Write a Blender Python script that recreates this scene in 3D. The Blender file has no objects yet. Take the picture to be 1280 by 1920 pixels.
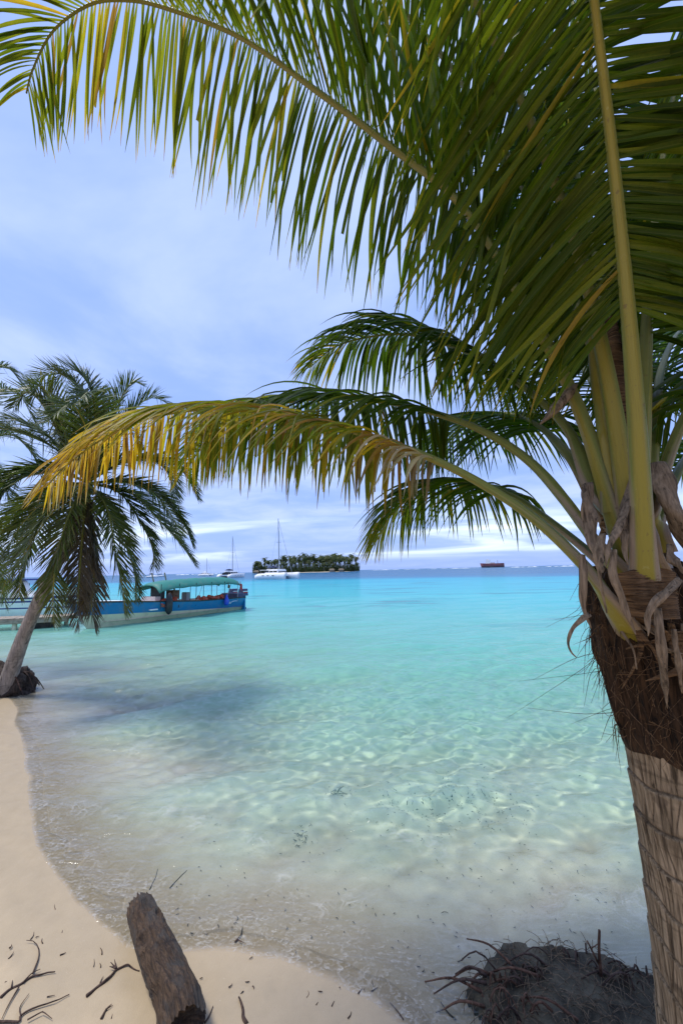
import bpy, math, random
import numpy as np
from mathutils import Matrix, Vector

R = math.radians
rng = np.random.default_rng(7)
random.seed(7)
scene = bpy.context.scene
col = scene.collection

# ------------------------------------------------------------------ camera
EYE = 2.2
PITCH, ROLL = 8.6, -1.3
FPX = 721.0                                   # focal length in photo pixels (1920 high)
cam_data = bpy.data.cameras.new('camera')
cam = bpy.data.objects.new('camera', cam_data)
col.objects.link(cam)
cam_data.sensor_fit = 'VERTICAL'
cam_data.sensor_height = 36.0
cam_data.lens = 36.0 * FPX / 1920.0
cam_data.clip_start = 0.05
cam_data.clip_end = 20000
CM = Matrix.Translation((0, 0, EYE)) @ Matrix.Rotation(R(90 + PITCH), 4, 'X') @ Matrix.Rotation(R(ROLL), 4, 'Z')
cam.matrix_world = CM
scene.camera = cam
CR = np.array(CM.to_3x3())
CP = np.array((0, 0, EYE), float)


def at(px, py, d):
    """world point at distance d (metres along the view axis) in direction of a photo pixel"""
    return CP + CR @ (np.array(((px - 640) / FPX, (960 - py) / FPX, -1.0)) * d)


def ground(px, py, z=0.0):
    """world point where that direction meets the level z"""
    v = CR @ np.array(((px - 640) / FPX, (960 - py) / FPX, -1.0))
    k = (z - EYE) / v[2]
    return CP + v * k


def project(p):
    q = (np.asarray(p, float) - CP) @ CR
    return 640 + FPX * q[..., 0] / -q[..., 2], 960 - FPX * q[..., 1] / -q[..., 2], -q[..., 2]


# ------------------------------------------------------------------ sky, sun, exposure
SUN_EL, SUN_AZ = 65.0, 268.0                 # azimuth clockwise from +Y: the sun is high on the left, veiled by thin cloud
world = bpy.data.worlds.new('World')
scene.world = world
world.use_nodes = True
wn = world.node_tree
wn.nodes.clear()


def nd(nt, typ, props=None, **ins):
    n = nt.nodes.new(typ)
    for k, v in (props or {}).items():
        setattr(n, k, v)
    for k, v in ins.items():
        key = int(k[1:]) if k[0] == 'i' and k[1:].isdigit() else k.replace('_', ' ')
        s = n.inputs[key]
        if hasattr(v, 'is_linked') or isinstance(v, bpy.types.NodeSocket):
            nt.links.new(v, s)
        else:
            s.default_value = v
    return n


def math_(nt, op, a, b=None, c=None, clamp=False):
    n = nt.nodes.new('ShaderNodeMath')
    n.operation = op
    n.use_clamp = clamp
    for i, v in enumerate((a, b, c)):
        if v is None:
            continue
        if isinstance(v, bpy.types.NodeSocket):
            nt.links.new(v, n.inputs[i])
        else:
            n.inputs[i].default_value = v
    return n.outputs[0]


def mixc(nt, fac, a, b, blend='MIX'):
    n = nt.nodes.new('ShaderNodeMix')
    n.data_type = 'RGBA'
    n.blend_type = blend
    n.clamp_factor = True
    for i, v in ((0, fac), (6, a), (7, b)):
        if isinstance(v, bpy.types.NodeSocket):
            nt.links.new(v, n.inputs[i])
        else:
            n.inputs[i].default_value = v if i == 0 else (tuple(v) + (1.0,))[:4]
    return n.outputs[2]


def smooth(nt, v, lo, hi, a=0.0, b=1.0):
    n = nt.nodes.new('ShaderNodeMapRange')
    n.interpolation_type = 'SMOOTHSTEP'
    nt.links.new(v, n.inputs[0])
    n.inputs[1].default_value = lo
    n.inputs[2].default_value = hi
    n.inputs[3].default_value = a
    n.inputs[4].default_value = b
    return n.outputs[0]


def ramp(nt, v, stops):
    n = nt.nodes.new('ShaderNodeValToRGB')
    e = n.color_ramp.elements
    while len(e) < len(stops):
        e.new(0.5)
    for i, (p, c) in enumerate(stops):
        e[i].position = p
        e[i].color = tuple(c) + (1.0,)
    nt.links.new(v, n.inputs[0])
    return n.outputs[0]


def noise(nt, vec, scale, detail=4, rough=0.55, dist=0.0, dims='3D'):
    n = nt.nodes.new('ShaderNodeTexNoise')
    n.noise_dimensions = dims
    if vec is not None:
        nt.links.new(vec, n.inputs['Vector'])
    n.inputs['Scale'].default_value = scale
    n.inputs['Detail'].default_value = detail
    n.inputs['Roughness'].default_value = rough
    n.inputs['Distortion'].default_value = dist
    return n.outputs['Fac']


def mapping(nt, vec, scale=(1, 1, 1), loc=(0, 0, 0), rot=(0, 0, 0)):
    n = nt.nodes.new('ShaderNodeMapping')
    nt.links.new(vec, n.inputs[0])
    n.inputs['Scale'].default_value = scale
    n.inputs['Location'].default_value = loc
    n.inputs['Rotation'].default_value = rot
    return n.outputs[0]


def build_sky():
    tc = nd(wn, 'ShaderNodeTexCoord')
    sky = nd(wn, 'ShaderNodeTexSky', {'sky_type': 'NISHITA', 'sun_disc': False})
    sky.sun_elevation = R(SUN_EL)
    sky.sun_rotation = R(SUN_AZ)
    sky.dust_density = 1.0
    sky.ozone_density = 2.0
    sep = nd(wn, 'ShaderNodeSeparateXYZ', i0=tc.outputs['Generated'])
    z = math_(wn, 'MAXIMUM', sep.outputs[2], 0.0)
    zz = math_(wn, 'ADD', z, 0.10)
    px = math_(wn, 'DIVIDE', sep.outputs[0], zz)
    py = math_(wn, 'DIVIDE', sep.outputs[1], zz)
    p = nd(wn, 'ShaderNodeCombineXYZ', i0=px, i1=py, i2=0.0).outputs[0]
    # high thin veil of cloud, and low streaky banks towards the horizon
    veil = noise(wn, mapping(wn, p, (1.15, 1.25, 1), (3.4, 1.2, 0)), 1.0, 6, 0.55, 0.25)
    veil = smooth(wn, veil, 0.34, 0.70, 0.04, 0.72)
    bank = noise(wn, mapping(wn, p, (0.22, 0.52, 1), (1.7, 4.6, 0)), 1.0, 6, 0.55, 0.6)
    bank = smooth(wn, bank, 0.42, 0.62)
    low = smooth(wn, z, 0.17, 0.09)
    low = math_(wn, 'MULTIPLY', low, smooth(wn, z, 0.018, 0.05))
    bank = math_(wn, 'MULTIPLY', bank, low)
    blue = mixc(wn, 0.84, sky.outputs[0], (2.4, 3.65, 7.7))
    veil = math_(wn, 'MULTIPLY', veil, smooth(wn, z, 0.0, 0.16, 0.25, 1.0))
    veiled = mixc(wn, veil, blue, (4.6, 5.55, 8.1))
    tot = mixc(wn, math_(wn, 'MULTIPLY', bank, 0.85), veiled, (7.6, 8.7, 10.0))
    bg = nd(wn, 'ShaderNodeBackground', Color=tot, Strength=0.083)
    out = nd(wn, 'ShaderNodeOutputWorld')
    wn.links.new(bg.outputs[0], out.inputs[0])


build_sky()

sun_data = bpy.data.lights.new('sun', 'SUN')
sun_data.energy = 2.0
sun_data.angle = R(14)
sun_data.color = (1.0, 0.95, 0.87)
sun = bpy.data.objects.new('sun', sun_data)
col.objects.link(sun)
sdir = Vector((math.sin(R(SUN_AZ)) * math.cos(R(SUN_EL)), math.cos(R(SUN_AZ)) * math.cos(R(SUN_EL)), math.sin(R(SUN_EL))))
sun.rotation_euler = sdir.to_track_quat('Z', 'Y').to_euler()

scene.view_settings.view_transform = 'Standard'
scene.view_settings.look = 'None'
scene.view_settings.gamma = 1.0
scene.view_settings.use_curve_mapping = False
scene.view_settings.exposure = 0.88
scene.render.engine = 'CYCLES'
scene.cycles.use_denoising = True
scene.cycles.max_bounces = 8
scene.cycles.transparent_max_bounces = 24
scene.cycles.caustics_reflective = False
scene.cycles.caustics_refractive = True
sun_data.cycles.is_caustics_light = True

# ------------------------------------------------------------------ helpers


def tag(o, label=None, cat=None, group=None, kind=None):
    for k, v in (('label', label), ('category', cat), ('group', group), ('kind', kind)):
        if v:
            o[k] = v
    return o


def empty(name, loc, rz=0.0):
    o = bpy.data.objects.new(name, None)
    o.empty_display_size = 0.2
    o.location = loc
    o.rotation_euler = (0, 0, rz)
    col.objects.link(o)
    return o


def link(name, me, mat=None, parent=None):
    o = bpy.data.objects.new(name, me)
    col.objects.link(o)
    if mat is not None and not me.materials:
        me.materials.append(mat)
    if parent is not None:
        o.parent = parent
    return o


def mesh_np(name, v, f, smooth_=True, attr=None):
    """v (n,3), f (m,3|4) arrays; attr: dict name -> (n,4) colour"""
    v = np.asarray(v, np.float32)
    f = np.asarray(f, np.int32)
    me = bpy.data.meshes.new(name)
    k = f.shape[1]
    me.vertices.add(len(v))
    me.vertices.foreach_set('co', v.ravel())
    me.loops.add(f.size)
    me.loops.foreach_set('vertex_index', f.ravel())
    me.polygons.add(len(f))
    me.polygons.foreach_set('loop_start', np.arange(0, f.size, k, dtype=np.int32))
    try:
        me.polygons.foreach_set('loop_total', np.full(len(f), k, np.int32))
    except Exception:
        pass
    me.update(calc_edges=True)
    me.polygons.foreach_set('use_smooth', np.full(len(f), smooth_, bool))
    for an, av in (attr or {}).items():
        a = me.attributes.new(an, 'FLOAT_COLOR', 'POINT')
        a.data.foreach_set('color', np.asarray(av, np.float32).ravel())
    return me


def grid_faces(nu, nv, wrap_v=False):
    """indices for a grid of nu rows x nv columns"""
    i = np.arange(nu - 1)[:, None]
    j = np.arange(nv if wrap_v else nv - 1)[None, :]
    j2 = (j + 1) % nv
    a = i * nv + j
    b = i * nv + j2
    c = (i + 1) * nv + j2
    d = (i + 1) * nv + j
    return np.stack([a + 0 * j, b + 0 * j, c, d], -1).reshape(-1, 4)


def spline(pts, n):
    """Catmull-Rom through the points, resampled evenly by length"""
    P = np.asarray(pts, float)
    P = np.vstack([2 * P[0] - P[1], P, 2 * P[-1] - P[-2]])
    out = []
    for i in range(1, len(P) - 2):
        t = np.linspace(0, 1, 24, endpoint=False)[:, None]
        a, b, c, d = P[i - 1], P[i], P[i + 1], P[i + 2]
        out.append(0.5 * ((2 * b) + (c - a) * t + (2 * a - 5 * b + 4 * c - d) * t ** 2 + (3 * b - a - 3 * c + d) * t ** 3))
    out.append(P[-2][None])
    Q = np.vstack(out)
    s = np.concatenate([[0], np.cumsum(np.linalg.norm(np.diff(Q, axis=0), axis=1))])
    u = np.linspace(0, s[-1], n)
    return np.stack([np.interp(u, s, Q[:, k]) for k in range(Q.shape[1])], 1), s[-1]


def norm(v):
    return v / np.maximum(np.linalg.norm(v, axis=-1, keepdims=True), 1e-9)


def frames(P):
    T = norm(np.gradient(P, axis=0))
    up = np.array((0, 0, 1.0))
    S = np.cross(T, up)
    bad = np.linalg.norm(S, axis=1) < 0.05
    S[bad] = (1, 0, 0)
    S = norm(S)
    for i in range(1, len(S)):                       # no flips
        if S[i] @ S[i - 1] < 0:
            S[i] = -S[i]
    U = norm(np.cross(S, T))
    return T, S, U


def fbm(p, seed=0, n=26, f0=1.0, f1=16.0, slope=1.0):
    """cheap smooth noise: sum of sines with random directions; p (n,k)"""
    r = np.random.default_rng(seed)
    k = p.shape[1]
    out = np.zeros(len(p))
    tot = 0
    for i in range(n):
        f = f0 * (f1 / f0) ** (i / max(1, n - 1))
        d = norm(r.normal(size=k))
        a = (f0 / f) ** slope
        out += a * np.sin(p @ d * f * 2 * np.pi + r.uniform(0, 6.28))
        tot += a * a
    return out / math.sqrt(tot / 2) / 1.6


class MB:
    """collects shapes; build() links them as one mesh object"""

    def __init__(s):
        s.v, s.f, s.n = [], [], 0

    def add(s, v, f):
        v = np.asarray(v, float)
        s.v.append(v)
        s.f += [tuple(int(i) + s.n for i in q) for q in f]
        s.n += len(v)
        return s

    def box(s, c, size, rz=0.0, ry=0.0, rx=0.0, taper=1.0):
        x, y, z = [d / 2 for d in size]
        k = taper
        v = np.array([(-x, -y, -z), (x, -y, -z), (x, y, -z), (-x, y, -z), (-x * k, -y * k, z), (x * k, -y * k, z), (x * k, y * k, z), (-x * k, y * k, z)])
        m = np.array(Matrix.Rotation(rz, 3, 'Z') @ Matrix.Rotation(ry, 3, 'Y') @ Matrix.Rotation(rx, 3, 'X'))
        return s.add(v @ m.T + np.array(c), [(3, 2, 1, 0), (4, 5, 6, 7), (0, 1, 5, 4), (1, 2, 6, 5), (2, 3, 7, 6), (3, 0, 4, 7)])

    def tube(s, pts, r, n=8, caps=True, flat=1.0, S0=None):
        P = np.asarray(pts, float)
        r = np.broadcast_to(np.asarray(r, float), (len(P),))
        T, S, U = frames(P)
        a = np.arange(n) / n * 2 * np.pi
        V = P[:, None] + r[:, None, None] * (np.cos(a)[None, :, None] * S[:, None] + flat * np.sin(a)[None, :, None] * U[:, None])
        f = [tuple(q) for q in grid_faces(len(P), n, True)]
        if caps:
            f += [tuple(range(n - 1, -1, -1)), tuple((len(P) - 1) * n + i for i in range(n))]
        return s.add(V.reshape(-1, 3), f)

    def loft(s, rings, wrap=True, caps=False):
        V = np.asarray(rings, float)
        nu, nv = V.shape[:2]
        f = [tuple(q) for q in grid_faces(nu, nv, wrap)]
        if caps:
            f += [tuple(range(nv - 1, -1, -1)), tuple((nu - 1) * nv + i for i in range(nv))]
        return s.add(V.reshape(-1, 3), f)

    def build(s, name, mat, parent=None, smooth_=False, bevel=0.0):
        me = bpy.data.meshes.new(name)
        v = np.vstack(s.v)
        me.from_pydata([tuple(p) for p in v], [], s.f)
        me.update()
        if smooth_:
            me.polygons.foreach_set('use_smooth', np.ones(len(me.polygons), bool))
        o = link(name, me, mat, parent)
        if bevel:
            b = o.modifiers.new('bevel', 'BEVEL')
            b.width = bevel
            b.segments = 2
        return o


def copy_tree(o, parent=None):
    c = o.copy()
    col.objects.link(c)
    c.parent = parent
    for ch in o.children:
        copy_tree(ch, c)
    return c


# ------------------------------------------------------------------ materials
def new_mat(name):
    m = bpy.data.materials.new(name)
    m.use_nodes = True
    nt = m.node_tree
    nt.nodes.clear()
    return m, nt


def out(nt, sh):
    o = nt.nodes.new('ShaderNodeOutputMaterial')
    nt.links.new(sh, o.inputs[0])


def principled(nt, colour, rough=0.6, spec=0.4, normal=None, metal=0.0):
    b = nt.nodes.new('ShaderNodeBsdfPrincipled')
    for k, v in (('Base Color', colour), ('Roughness', rough), ('Specular IOR Level', spec), ('Metallic', metal)):
        if isinstance(v, bpy.types.NodeSocket):
            nt.links.new(v, b.inputs[k])
        else:
            b.inputs[k].default_value = (tuple(v) + (1.0,))[:4] if k == 'Base Color' else v
    if normal is not None:
        nt.links.new(normal, b.inputs['Normal'])
    return b.outputs[0]


def bump(nt, h, strength=0.5, dist=0.01, normal=None):
    n = nt.nodes.new('ShaderNodeBump')
    n.inputs['Strength'].default_value = strength
    n.inputs['Distance'].default_value = dist
    nt.links.new(h, n.inputs['Height'])
    if normal is not None:
        nt.links.new(normal, n.inputs['Normal'])
    return n.outputs[0]


def geo_pos(nt):
    return nd(nt, 'ShaderNodeNewGeometry').outputs['Position']


def obj_co(nt):
    return nd(nt, 'ShaderNodeTexCoord').outputs['Object']


def paint(name, c, rough=0.45, wear=0.12, scale=3.0, spec=0.4, dirt=(0.25, 0.22, 0.18)):
    m, nt = new_mat(name)
    co = obj_co(nt)
    n1 = noise(nt, co, scale, 5, 0.6)
    n2 = noise(nt, mapping(nt, co, (1, 1, 4)), scale * 6, 3, 0.6)
    cc = mixc(nt, math_(nt, 'MULTIPLY', smooth(nt, n1, 0.45, 0.75), wear * 2), c, dirt)
    cc = mixc(nt, math_(nt, 'MULTIPLY', smooth(nt, n2, 0.55, 0.8), wear), cc, dirt)
    out(nt, principled(nt, cc, smooth(nt, n2, 0.2, 0.8, rough * 0.8, min(1, rough * 1.25)), spec))
    return m


def make_leaf_mat(name, stops, trans=0.46, tcol=2.1, rough=0.36, spec=0.13):
    m, nt = new_mat(name)
    a = nd(nt, 'ShaderNodeAttribute', {'attribute_name': 'leaf'})
    sp = nd(nt, 'ShaderNodeSeparateColor', i0=a.outputs['Color'])
    age, rnd, t = sp.outputs[0], sp.outputs[1], sp.outputs[2]
    side = a.outputs['Alpha']
    pos = geo_pos(nt)
    n1 = noise(nt, pos, 9.0, 4, 0.6)
    n2 = noise(nt, pos, 120.0, 2, 0.6)
    ag = math_(nt, 'ADD', age, math_(nt, 'MULTIPLY', math_(nt, 'SUBTRACT', n1, 0.5), 0.22))
    ag = math_(nt, 'ADD', ag, math_(nt, 'MULTIPLY', math_(nt, 'SUBTRACT', n2, 0.55), 0.12))
    c = ramp(nt, ag, stops)
    bright = math_(nt, 'ADD', 0.72, math_(nt, 'MULTIPLY', rnd, 0.56))
    c = mixc(nt, 1.0, c, nd(nt, 'ShaderNodeCombineColor', i0=bright, i1=bright, i2=bright).outputs[0], 'MULTIPLY')
    rib = smooth(nt, side, 0.16, 0.04)
    c = mixc(nt, math_(nt, 'MULTIPLY', rib, 0.30), c, (0.20, 0.20, 0.03))
    b = principled(nt, c, rough, spec)
    tr = nt.nodes.new('ShaderNodeBsdfTranslucent')
    tc_ = mixc(nt, 1.0, c, (tcol * 1.05, tcol * 1.1, tcol * 0.55), 'MULTIPLY')
    nt.links.new(tc_, tr.inputs[0])
    mx = nt.nodes.new('ShaderNodeMixShader')
    mx.inputs[0].default_value = trans
    nt.links.new(b, mx.inputs[1])
    nt.links.new(tr.outputs[0], mx.inputs[2])
    out(nt, mx.outputs[0])
    return m


STOPS = [(0.0, (0.022, 0.050, 0.005)), (0.25, (0.058, 0.088, 0.006)), (0.45, (0.14, 0.145, 0.012)), (0.62, (0.33, 0.22, 0.018)),
         (0.76, (0.25, 0.135, 0.03)), (0.88, (0.17, 0.11, 0.06)), (1.0, (0.27, 0.22, 0.17))]
M_LEAF = make_leaf_mat('palm_leaf', STOPS)
STOPS_FAR = [(0.0, (0.034, 0.062, 0.014)), (0.3, (0.075, 0.105, 0.016)), (0.5, (0.11, 0.12, 0.02)), (0.7, (0.20, 0.13, 0.03)), (0.85, (0.06, 0.045, 0.03)), (1.0, (0.12, 0.10, 0.08))]
M_LEAF_FAR = make_leaf_mat('palm_leaf_dark', STOPS_FAR, 0.3, 1.4, 0.38, 0.5)


def make_stalk_mat():
    m, nt = new_mat('palm_stalk')
    a = nd(nt, 'ShaderNodeAttribute', {'attribute_name': 'leaf'})
    sp = nd(nt, 'ShaderNodeSeparateColor', i0=a.outputs['Color'])
    age, sidev, t = sp.outputs[0], sp.outputs[1], sp.outputs[2]
    pos = geo_pos(nt)
    uv = nd(nt, 'ShaderNodeCombineXYZ', i0=math_(nt, 'MULTIPLY', sidev, 5.0), i1=math_(nt, 'MULTIPLY', t, 7.0), i2=0.0).outputs[0]
    n1 = noise(nt, uv, 1.0, 5, 0.6)
    n2 = noise(nt, mapping(nt, uv, (9, 1.6, 1)), 1.0, 4, 0.6)
    under = smooth(nt, sidev, 0.30, 0.02)
    g = mixc(nt, smooth(nt, n1, 0.35, 0.7), (0.125, 0.155, 0.030), (0.20, 0.20, 0.035))
    g = mixc(nt, math_(nt, 'MULTIPLY', under, 0.8), g, (0.24, 0.185, 0.018))
    g = mixc(nt, math_(nt, 'MULTIPLY', smooth(nt, n2, 0.5, 0.75), 0.35), g, (0.12, 0.085, 0.02))
    tan = mixc(nt, n2, (0.16, 0.11, 0.07), (0.34, 0.26, 0.18))
    k = math_(nt, 'ADD', age, math_(nt, 'MULTIPLY', math_(nt, 'SUBTRACT', n1, 0.5), 0.5))
    c = mixc(nt, smooth(nt, k, 0.35, 0.65), g, tan)
    spots = smooth(nt, noise(nt, pos, 45.0, 2, 0.5), 0.66, 0.76)
    c = mixc(nt, math_(nt, 'MULTIPLY', spots, 0.5), c, (0.10, 0.05, 0.02))
    scar = noise(nt, mapping(nt, uv, (2.2, 16, 1)), 1.0, 3, 0.6, 0.8)
    c = mixc(nt, math_(nt, 'MULTIPLY', smooth(nt, scar, 0.64, 0.72), 0.55), c, (0.13, 0.075, 0.03))
    c = mixc(nt, math_(nt, 'MULTIPLY', smooth(nt, scar, 0.34, 0.26), 0.4), c, (0.34, 0.33, 0.14))
    out(nt, principled(nt, c, 0.42, 0.35, bump(nt, n2, 0.6, 0.006)))
    return m


M_STALK = make_stalk_mat()


def make_bark(name, dark, light, grain=(30, 30, 3), scale=4.0, ring=0.0, crack=0.5):
    m, nt = new_mat(name)
    co = obj_co(nt)
    n1 = noise(nt, co, scale, 6, 0.65)
    n2 = noise(nt, mapping(nt, co, grain), 1.0, 5, 0.65, 0.6)
    n3 = noise(nt, mapping(nt, co, (3, 3, 26)), 1.0, 4, 0.6, 0.8)
    c = mixc(nt, smooth(nt, n2, 0.3, 0.7), dark, light)
    c = mixc(nt, math_(nt, 'MULTIPLY', smooth(nt, n2, 0.42, 0.34), 0.8), c, tuple(x * 0.3 for x in dark))
    c = mixc(nt, math_(nt, 'MULTIPLY', smooth(nt, n1, 0.5, 0.75), 0.6), c, tuple(x * 0.45 for x in dark))
    c = mixc(nt, math_(nt, 'MULTIPLY', smooth(nt, n3, 0.55, 0.7), ring), c, tuple(x * 0.5 for x in dark))
    h = math_(nt, 'ADD', n2, math_(nt, 'MULTIPLY', n1, 0.6))
    out(nt, principled(nt, c, 0.85, 0.2, bump(nt, h, crack, 0.012)))
    return m


M_TRUNK = make_bark('palm_trunk_bark', (0.115, 0.080, 0.046), (0.33, 0.245, 0.155), (60, 60, 5), 5.0, 0.5)
M_TRUNK2 = make_bark('palm_trunk_grey', (0.15, 0.13, 0.11), (0.34, 0.29, 0.25), (18, 18, 3), 3.0, 0.6)
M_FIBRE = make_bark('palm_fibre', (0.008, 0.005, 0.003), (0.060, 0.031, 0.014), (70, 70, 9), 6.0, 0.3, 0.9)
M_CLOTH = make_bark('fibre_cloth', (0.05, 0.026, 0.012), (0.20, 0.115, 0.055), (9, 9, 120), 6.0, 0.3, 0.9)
M_BRACT = make_bark('dry_bract', (0.085, 0.060, 0.038), (0.26, 0.19, 0.125), (70, 70, 8), 7.0, 0.0, 0.6)
M_ROOT = make_bark('dark_roots', (0.018, 0.014, 0.012), (0.075, 0.055, 0.042), (40, 40, 12), 9.0, 0.2, 0.9)
M_ROOTRED = make_bark('red_roots', (0.06, 0.030, 0.02), (0.16, 0.09, 0.06), (40, 40, 12), 9.0, 0.2, 0.8)
M_TWIG = make_bark('twig', (0.035, 0.022, 0.018), (0.10, 0.065, 0.05), (40, 40, 40), 12.0, 0.2, 0.6)

# ------------------------------------------------------------------ beach, sea bed and water
shore_px = [(-60, 1287), (15, 1301), (34, 1330), (44, 1400), (50, 1450), (56, 1510), (78, 1570), (104, 1625), (150, 1680), (196, 1730), (236, 1772), (330, 1790),
            (430, 1786), (520, 1800), (620, 1840), (700, 1880), (760, 1935)]
SH = [ground(x, y)[:2] for x, y in shore_px]
SH = [np.array((-900.0, 60.0)), np.array((-60.0, 24.0)), np.array((-22.0, 13.5))] + SH + \
     [np.array(ground(800, 1990)[:2]), np.array((0.62, 1.55)), np.array((0.85, 1.85)), np.array((1.4, 2.02)), np.array((2.2, 2.0)), np.array((3.2, 1.5)),
      np.array((6.0, 0.4)), np.array((60.0, -12.0)), np.array((900.0, -60.0))]
SH = np.array(SH)


def shore_dist(x, y):
    """signed distance to the water's edge, positive out at sea"""
    p = np.stack([x, y], -1)
    best = np.full(x.shape, 1e9)
    for a, b in zip(SH[:-1], SH[1:]):
        ab = b - a
        t = np.clip(((p - a) @ ab) / (ab @ ab), 0, 1)
        d = np.linalg.norm(p - (a + t[..., None] * ab), axis=-1)
        best = np.minimum(best, d)
    poly = np.vstack([SH, [(900, -900), (-900, -900)]])
    inside = np.zeros(x.shape, bool)
    for (x1, y1), (x2, y2) in zip(poly, np.roll(poly, -1, 0)):
        cond = (y1 > y) != (y2 > y)
        with np.errstate(divide='ignore', invalid='ignore'):
            xi = (x2 - x1) * (y - y1) / (y2 - y1) + x1
        inside ^= cond & (x < xi)
    return np.where(inside, -best, best)


def ground_z(x, y):
    x = np.asarray(x, float)
    y = np.asarray(y, float)
    s = shore_dist(x, y)
    sea = -np.interp(s, [0, 0.5, 2, 5, 11, 25, 45, 80, 120, 400, 9000], [0, 0.045, 0.18, 0.44, 0.9, 1.6, 2.4, 3.4, 9, 14, 20])
    land = np.interp(-s, [0, 0.6, 2.0, 5, 30, 9000], [0, 0.055, 0.20, 0.42, 0.9, 3.0])
    z = np.where(s > 0, sea, land)
    p = np.stack([x, y], -1)
    near = np.exp(-np.maximum(np.hypot(x, y) - 6, 0) / 10)
    z = z + near * (0.010 * fbm(p, 3, 20, 0.25, 3.0) + 0.004 * fbm(p, 4, 24, 2.0, 9.0, 0.6)) * np.clip(np.abs(s) * 0.45 + 0.08, 0, 1)
    return z


def graded(lo, hi, step, far_lo, far_hi, growth):
    mid = list(np.arange(lo, hi + step / 2, step))
    a, d, q = [], step, lo
    while q > far_lo:
        d *= growth
        q -= d
        a.append(max(q, far_lo))
    b, d, q = [], step, hi
    while q < far_hi:
        d *= growth
        q += d
        b.append(min(q, far_hi))
    return np.array(a[::-1] + mid + b)


def build_ground():
    xs = graded(-4.5, 3.6, 0.035, -6000, 6000, 1.09)
    ys = graded(0.6, 7.0, 0.035, -60, 6000, 1.09)
    X, Y = np.meshgrid(xs, ys)
    x, y = X.ravel(), Y.ravel()
    z = ground_z(x, y)
    # small bumps of footprints and drift on the dry sand
    p = np.stack([x, y], -1)
    z += np.where((z > 0.01) & (np.abs(x) < 6) & (y < 9), 0.006 * fbm(p, 9, 24, 1.5, 14, 0.8), 0)
    me = mesh_np('beach', np.stack([x, y, z], -1), grid_faces(len(ys), len(xs)))
    m, nt = new_mat('coral_sand')
    pos = geo_pos(nt)
    sep = nd(nt, 'ShaderNodeSeparateXYZ', i0=pos)
    n1 = noise(nt, pos, 1.3, 5, 0.6)
    n2 = noise(nt, pos, 9.0, 5, 0.65)
    grain = noise(nt, pos, 320.0, 2, 0.7)
    dry = mixc(nt, n1, (0.52, 0.39, 0.235), (0.62, 0.48, 0.31))
    dry = mixc(nt, math_(nt, 'MULTIPLY', smooth(nt, n2, 0.35, 0.75), 0.35), dry, (0.64, 0.48, 0.28))
    zn = math_(nt, 'ADD', sep.outputs[2], math_(nt, 'MULTIPLY', math_(nt, 'SUBTRACT', n1, 0.5), 0.06))
    wet = smooth(nt, zn, 0.085, 0.03)
    wetc = mixc(nt, n2, (0.36, 0.28, 0.175), (0.45, 0.355, 0.23))
    c = mixc(nt, wet, dry, wetc)
    # sea bed: paler coral sand with darker weedy patches further out
    bed = mixc(nt, n2, (0.64, 0.58, 0.43), (0.80, 0.74, 0.58))
    patch = noise(nt, mapping(nt, pos, (0.55, 1.0, 1), (2.0, 0.6, 0)), 0.75, 5, 0.6, 0.5)
    bed = mixc(nt, math_(nt, 'MULTIPLY', smooth(nt, patch, 0.52, 0.70), 0.38), bed, (0.30, 0.31, 0.22))
    weed = noise(nt, pos, 26.0, 3, 0.6, 1.2)
    bed = mixc(nt, math_(nt, 'MULTIPLY', smooth(nt, weed, 0.64, 0.74), math_(nt, 'MULTIPLY', smooth(nt, patch, 0.42, 0.6), 0.55)), bed, (0.12, 0.12, 0.08))
    c = mixc(nt, smooth(nt, zn, -0.01, -0.09), c, bed)
    speck = smooth(nt, noise(nt, pos, 70.0, 3, 0.6), 0.70, 0.76)
    c = mixc(nt, math_(nt, 'MULTIPLY', speck, 0.45), c, (0.16, 0.11, 0.07))
    shell = smooth(nt, noise(nt, pos, 110.0, 1, 0.5), 0.80, 0.84)
    c = mixc(nt, math_(nt, 'MULTIPLY', shell, 0.7), c, (0.80, 0.74, 0.64))
    c = mixc(nt, math_(nt, 'MULTIPLY', smooth(nt, grain, 0.3, 0.7), 0.30), c, (0.28, 0.22, 0.15))
    rough = math_(nt, 'SUBTRACT', 0.92, math_(nt, 'MULTIPLY', wet, 0.45))
    h = math_(nt, 'ADD', math_(nt, 'MULTIPLY', grain, 0.25), n2)
    out(nt, principled(nt, c, rough, 0.3, bump(nt, h, 0.35, 0.012)))
    tag(link('beach', me, m), kind='structure').cycles.is_caustics_receiver = True


build_ground()


def waves(x, y, sp):
    """height of small wind ripples and low swell; sp: local grid spacing"""
    r = np.random.default_rng(21)
    z = np.zeros_like(x)
    for i in range(64):
        lam = 0.13 * (3.2 / 0.13) ** (i / 63)
        th = r.normal(R(-62), 0.75 if lam < 0.8 else 0.4)       # towards the beach
        k = 2 * np.pi / lam
        amp = 0.0050 * lam ** 0.55
        ph = r.uniform(0, 6.28)
        w = k * (x * math.cos(th) + y * math.sin(th)) + ph
        w = w + 0.8 * np.sin(0.35 * k * (x * math.sin(th) - y * math.cos(th)) + ph * 3)
        fade = np.clip((lam / 4 - sp) / (lam / 4) * 2.5, 0, 1)
        z += amp * fade * (np.sin(w) + 0.25 * np.sin(2 * w + 1.2))
    return z


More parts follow.
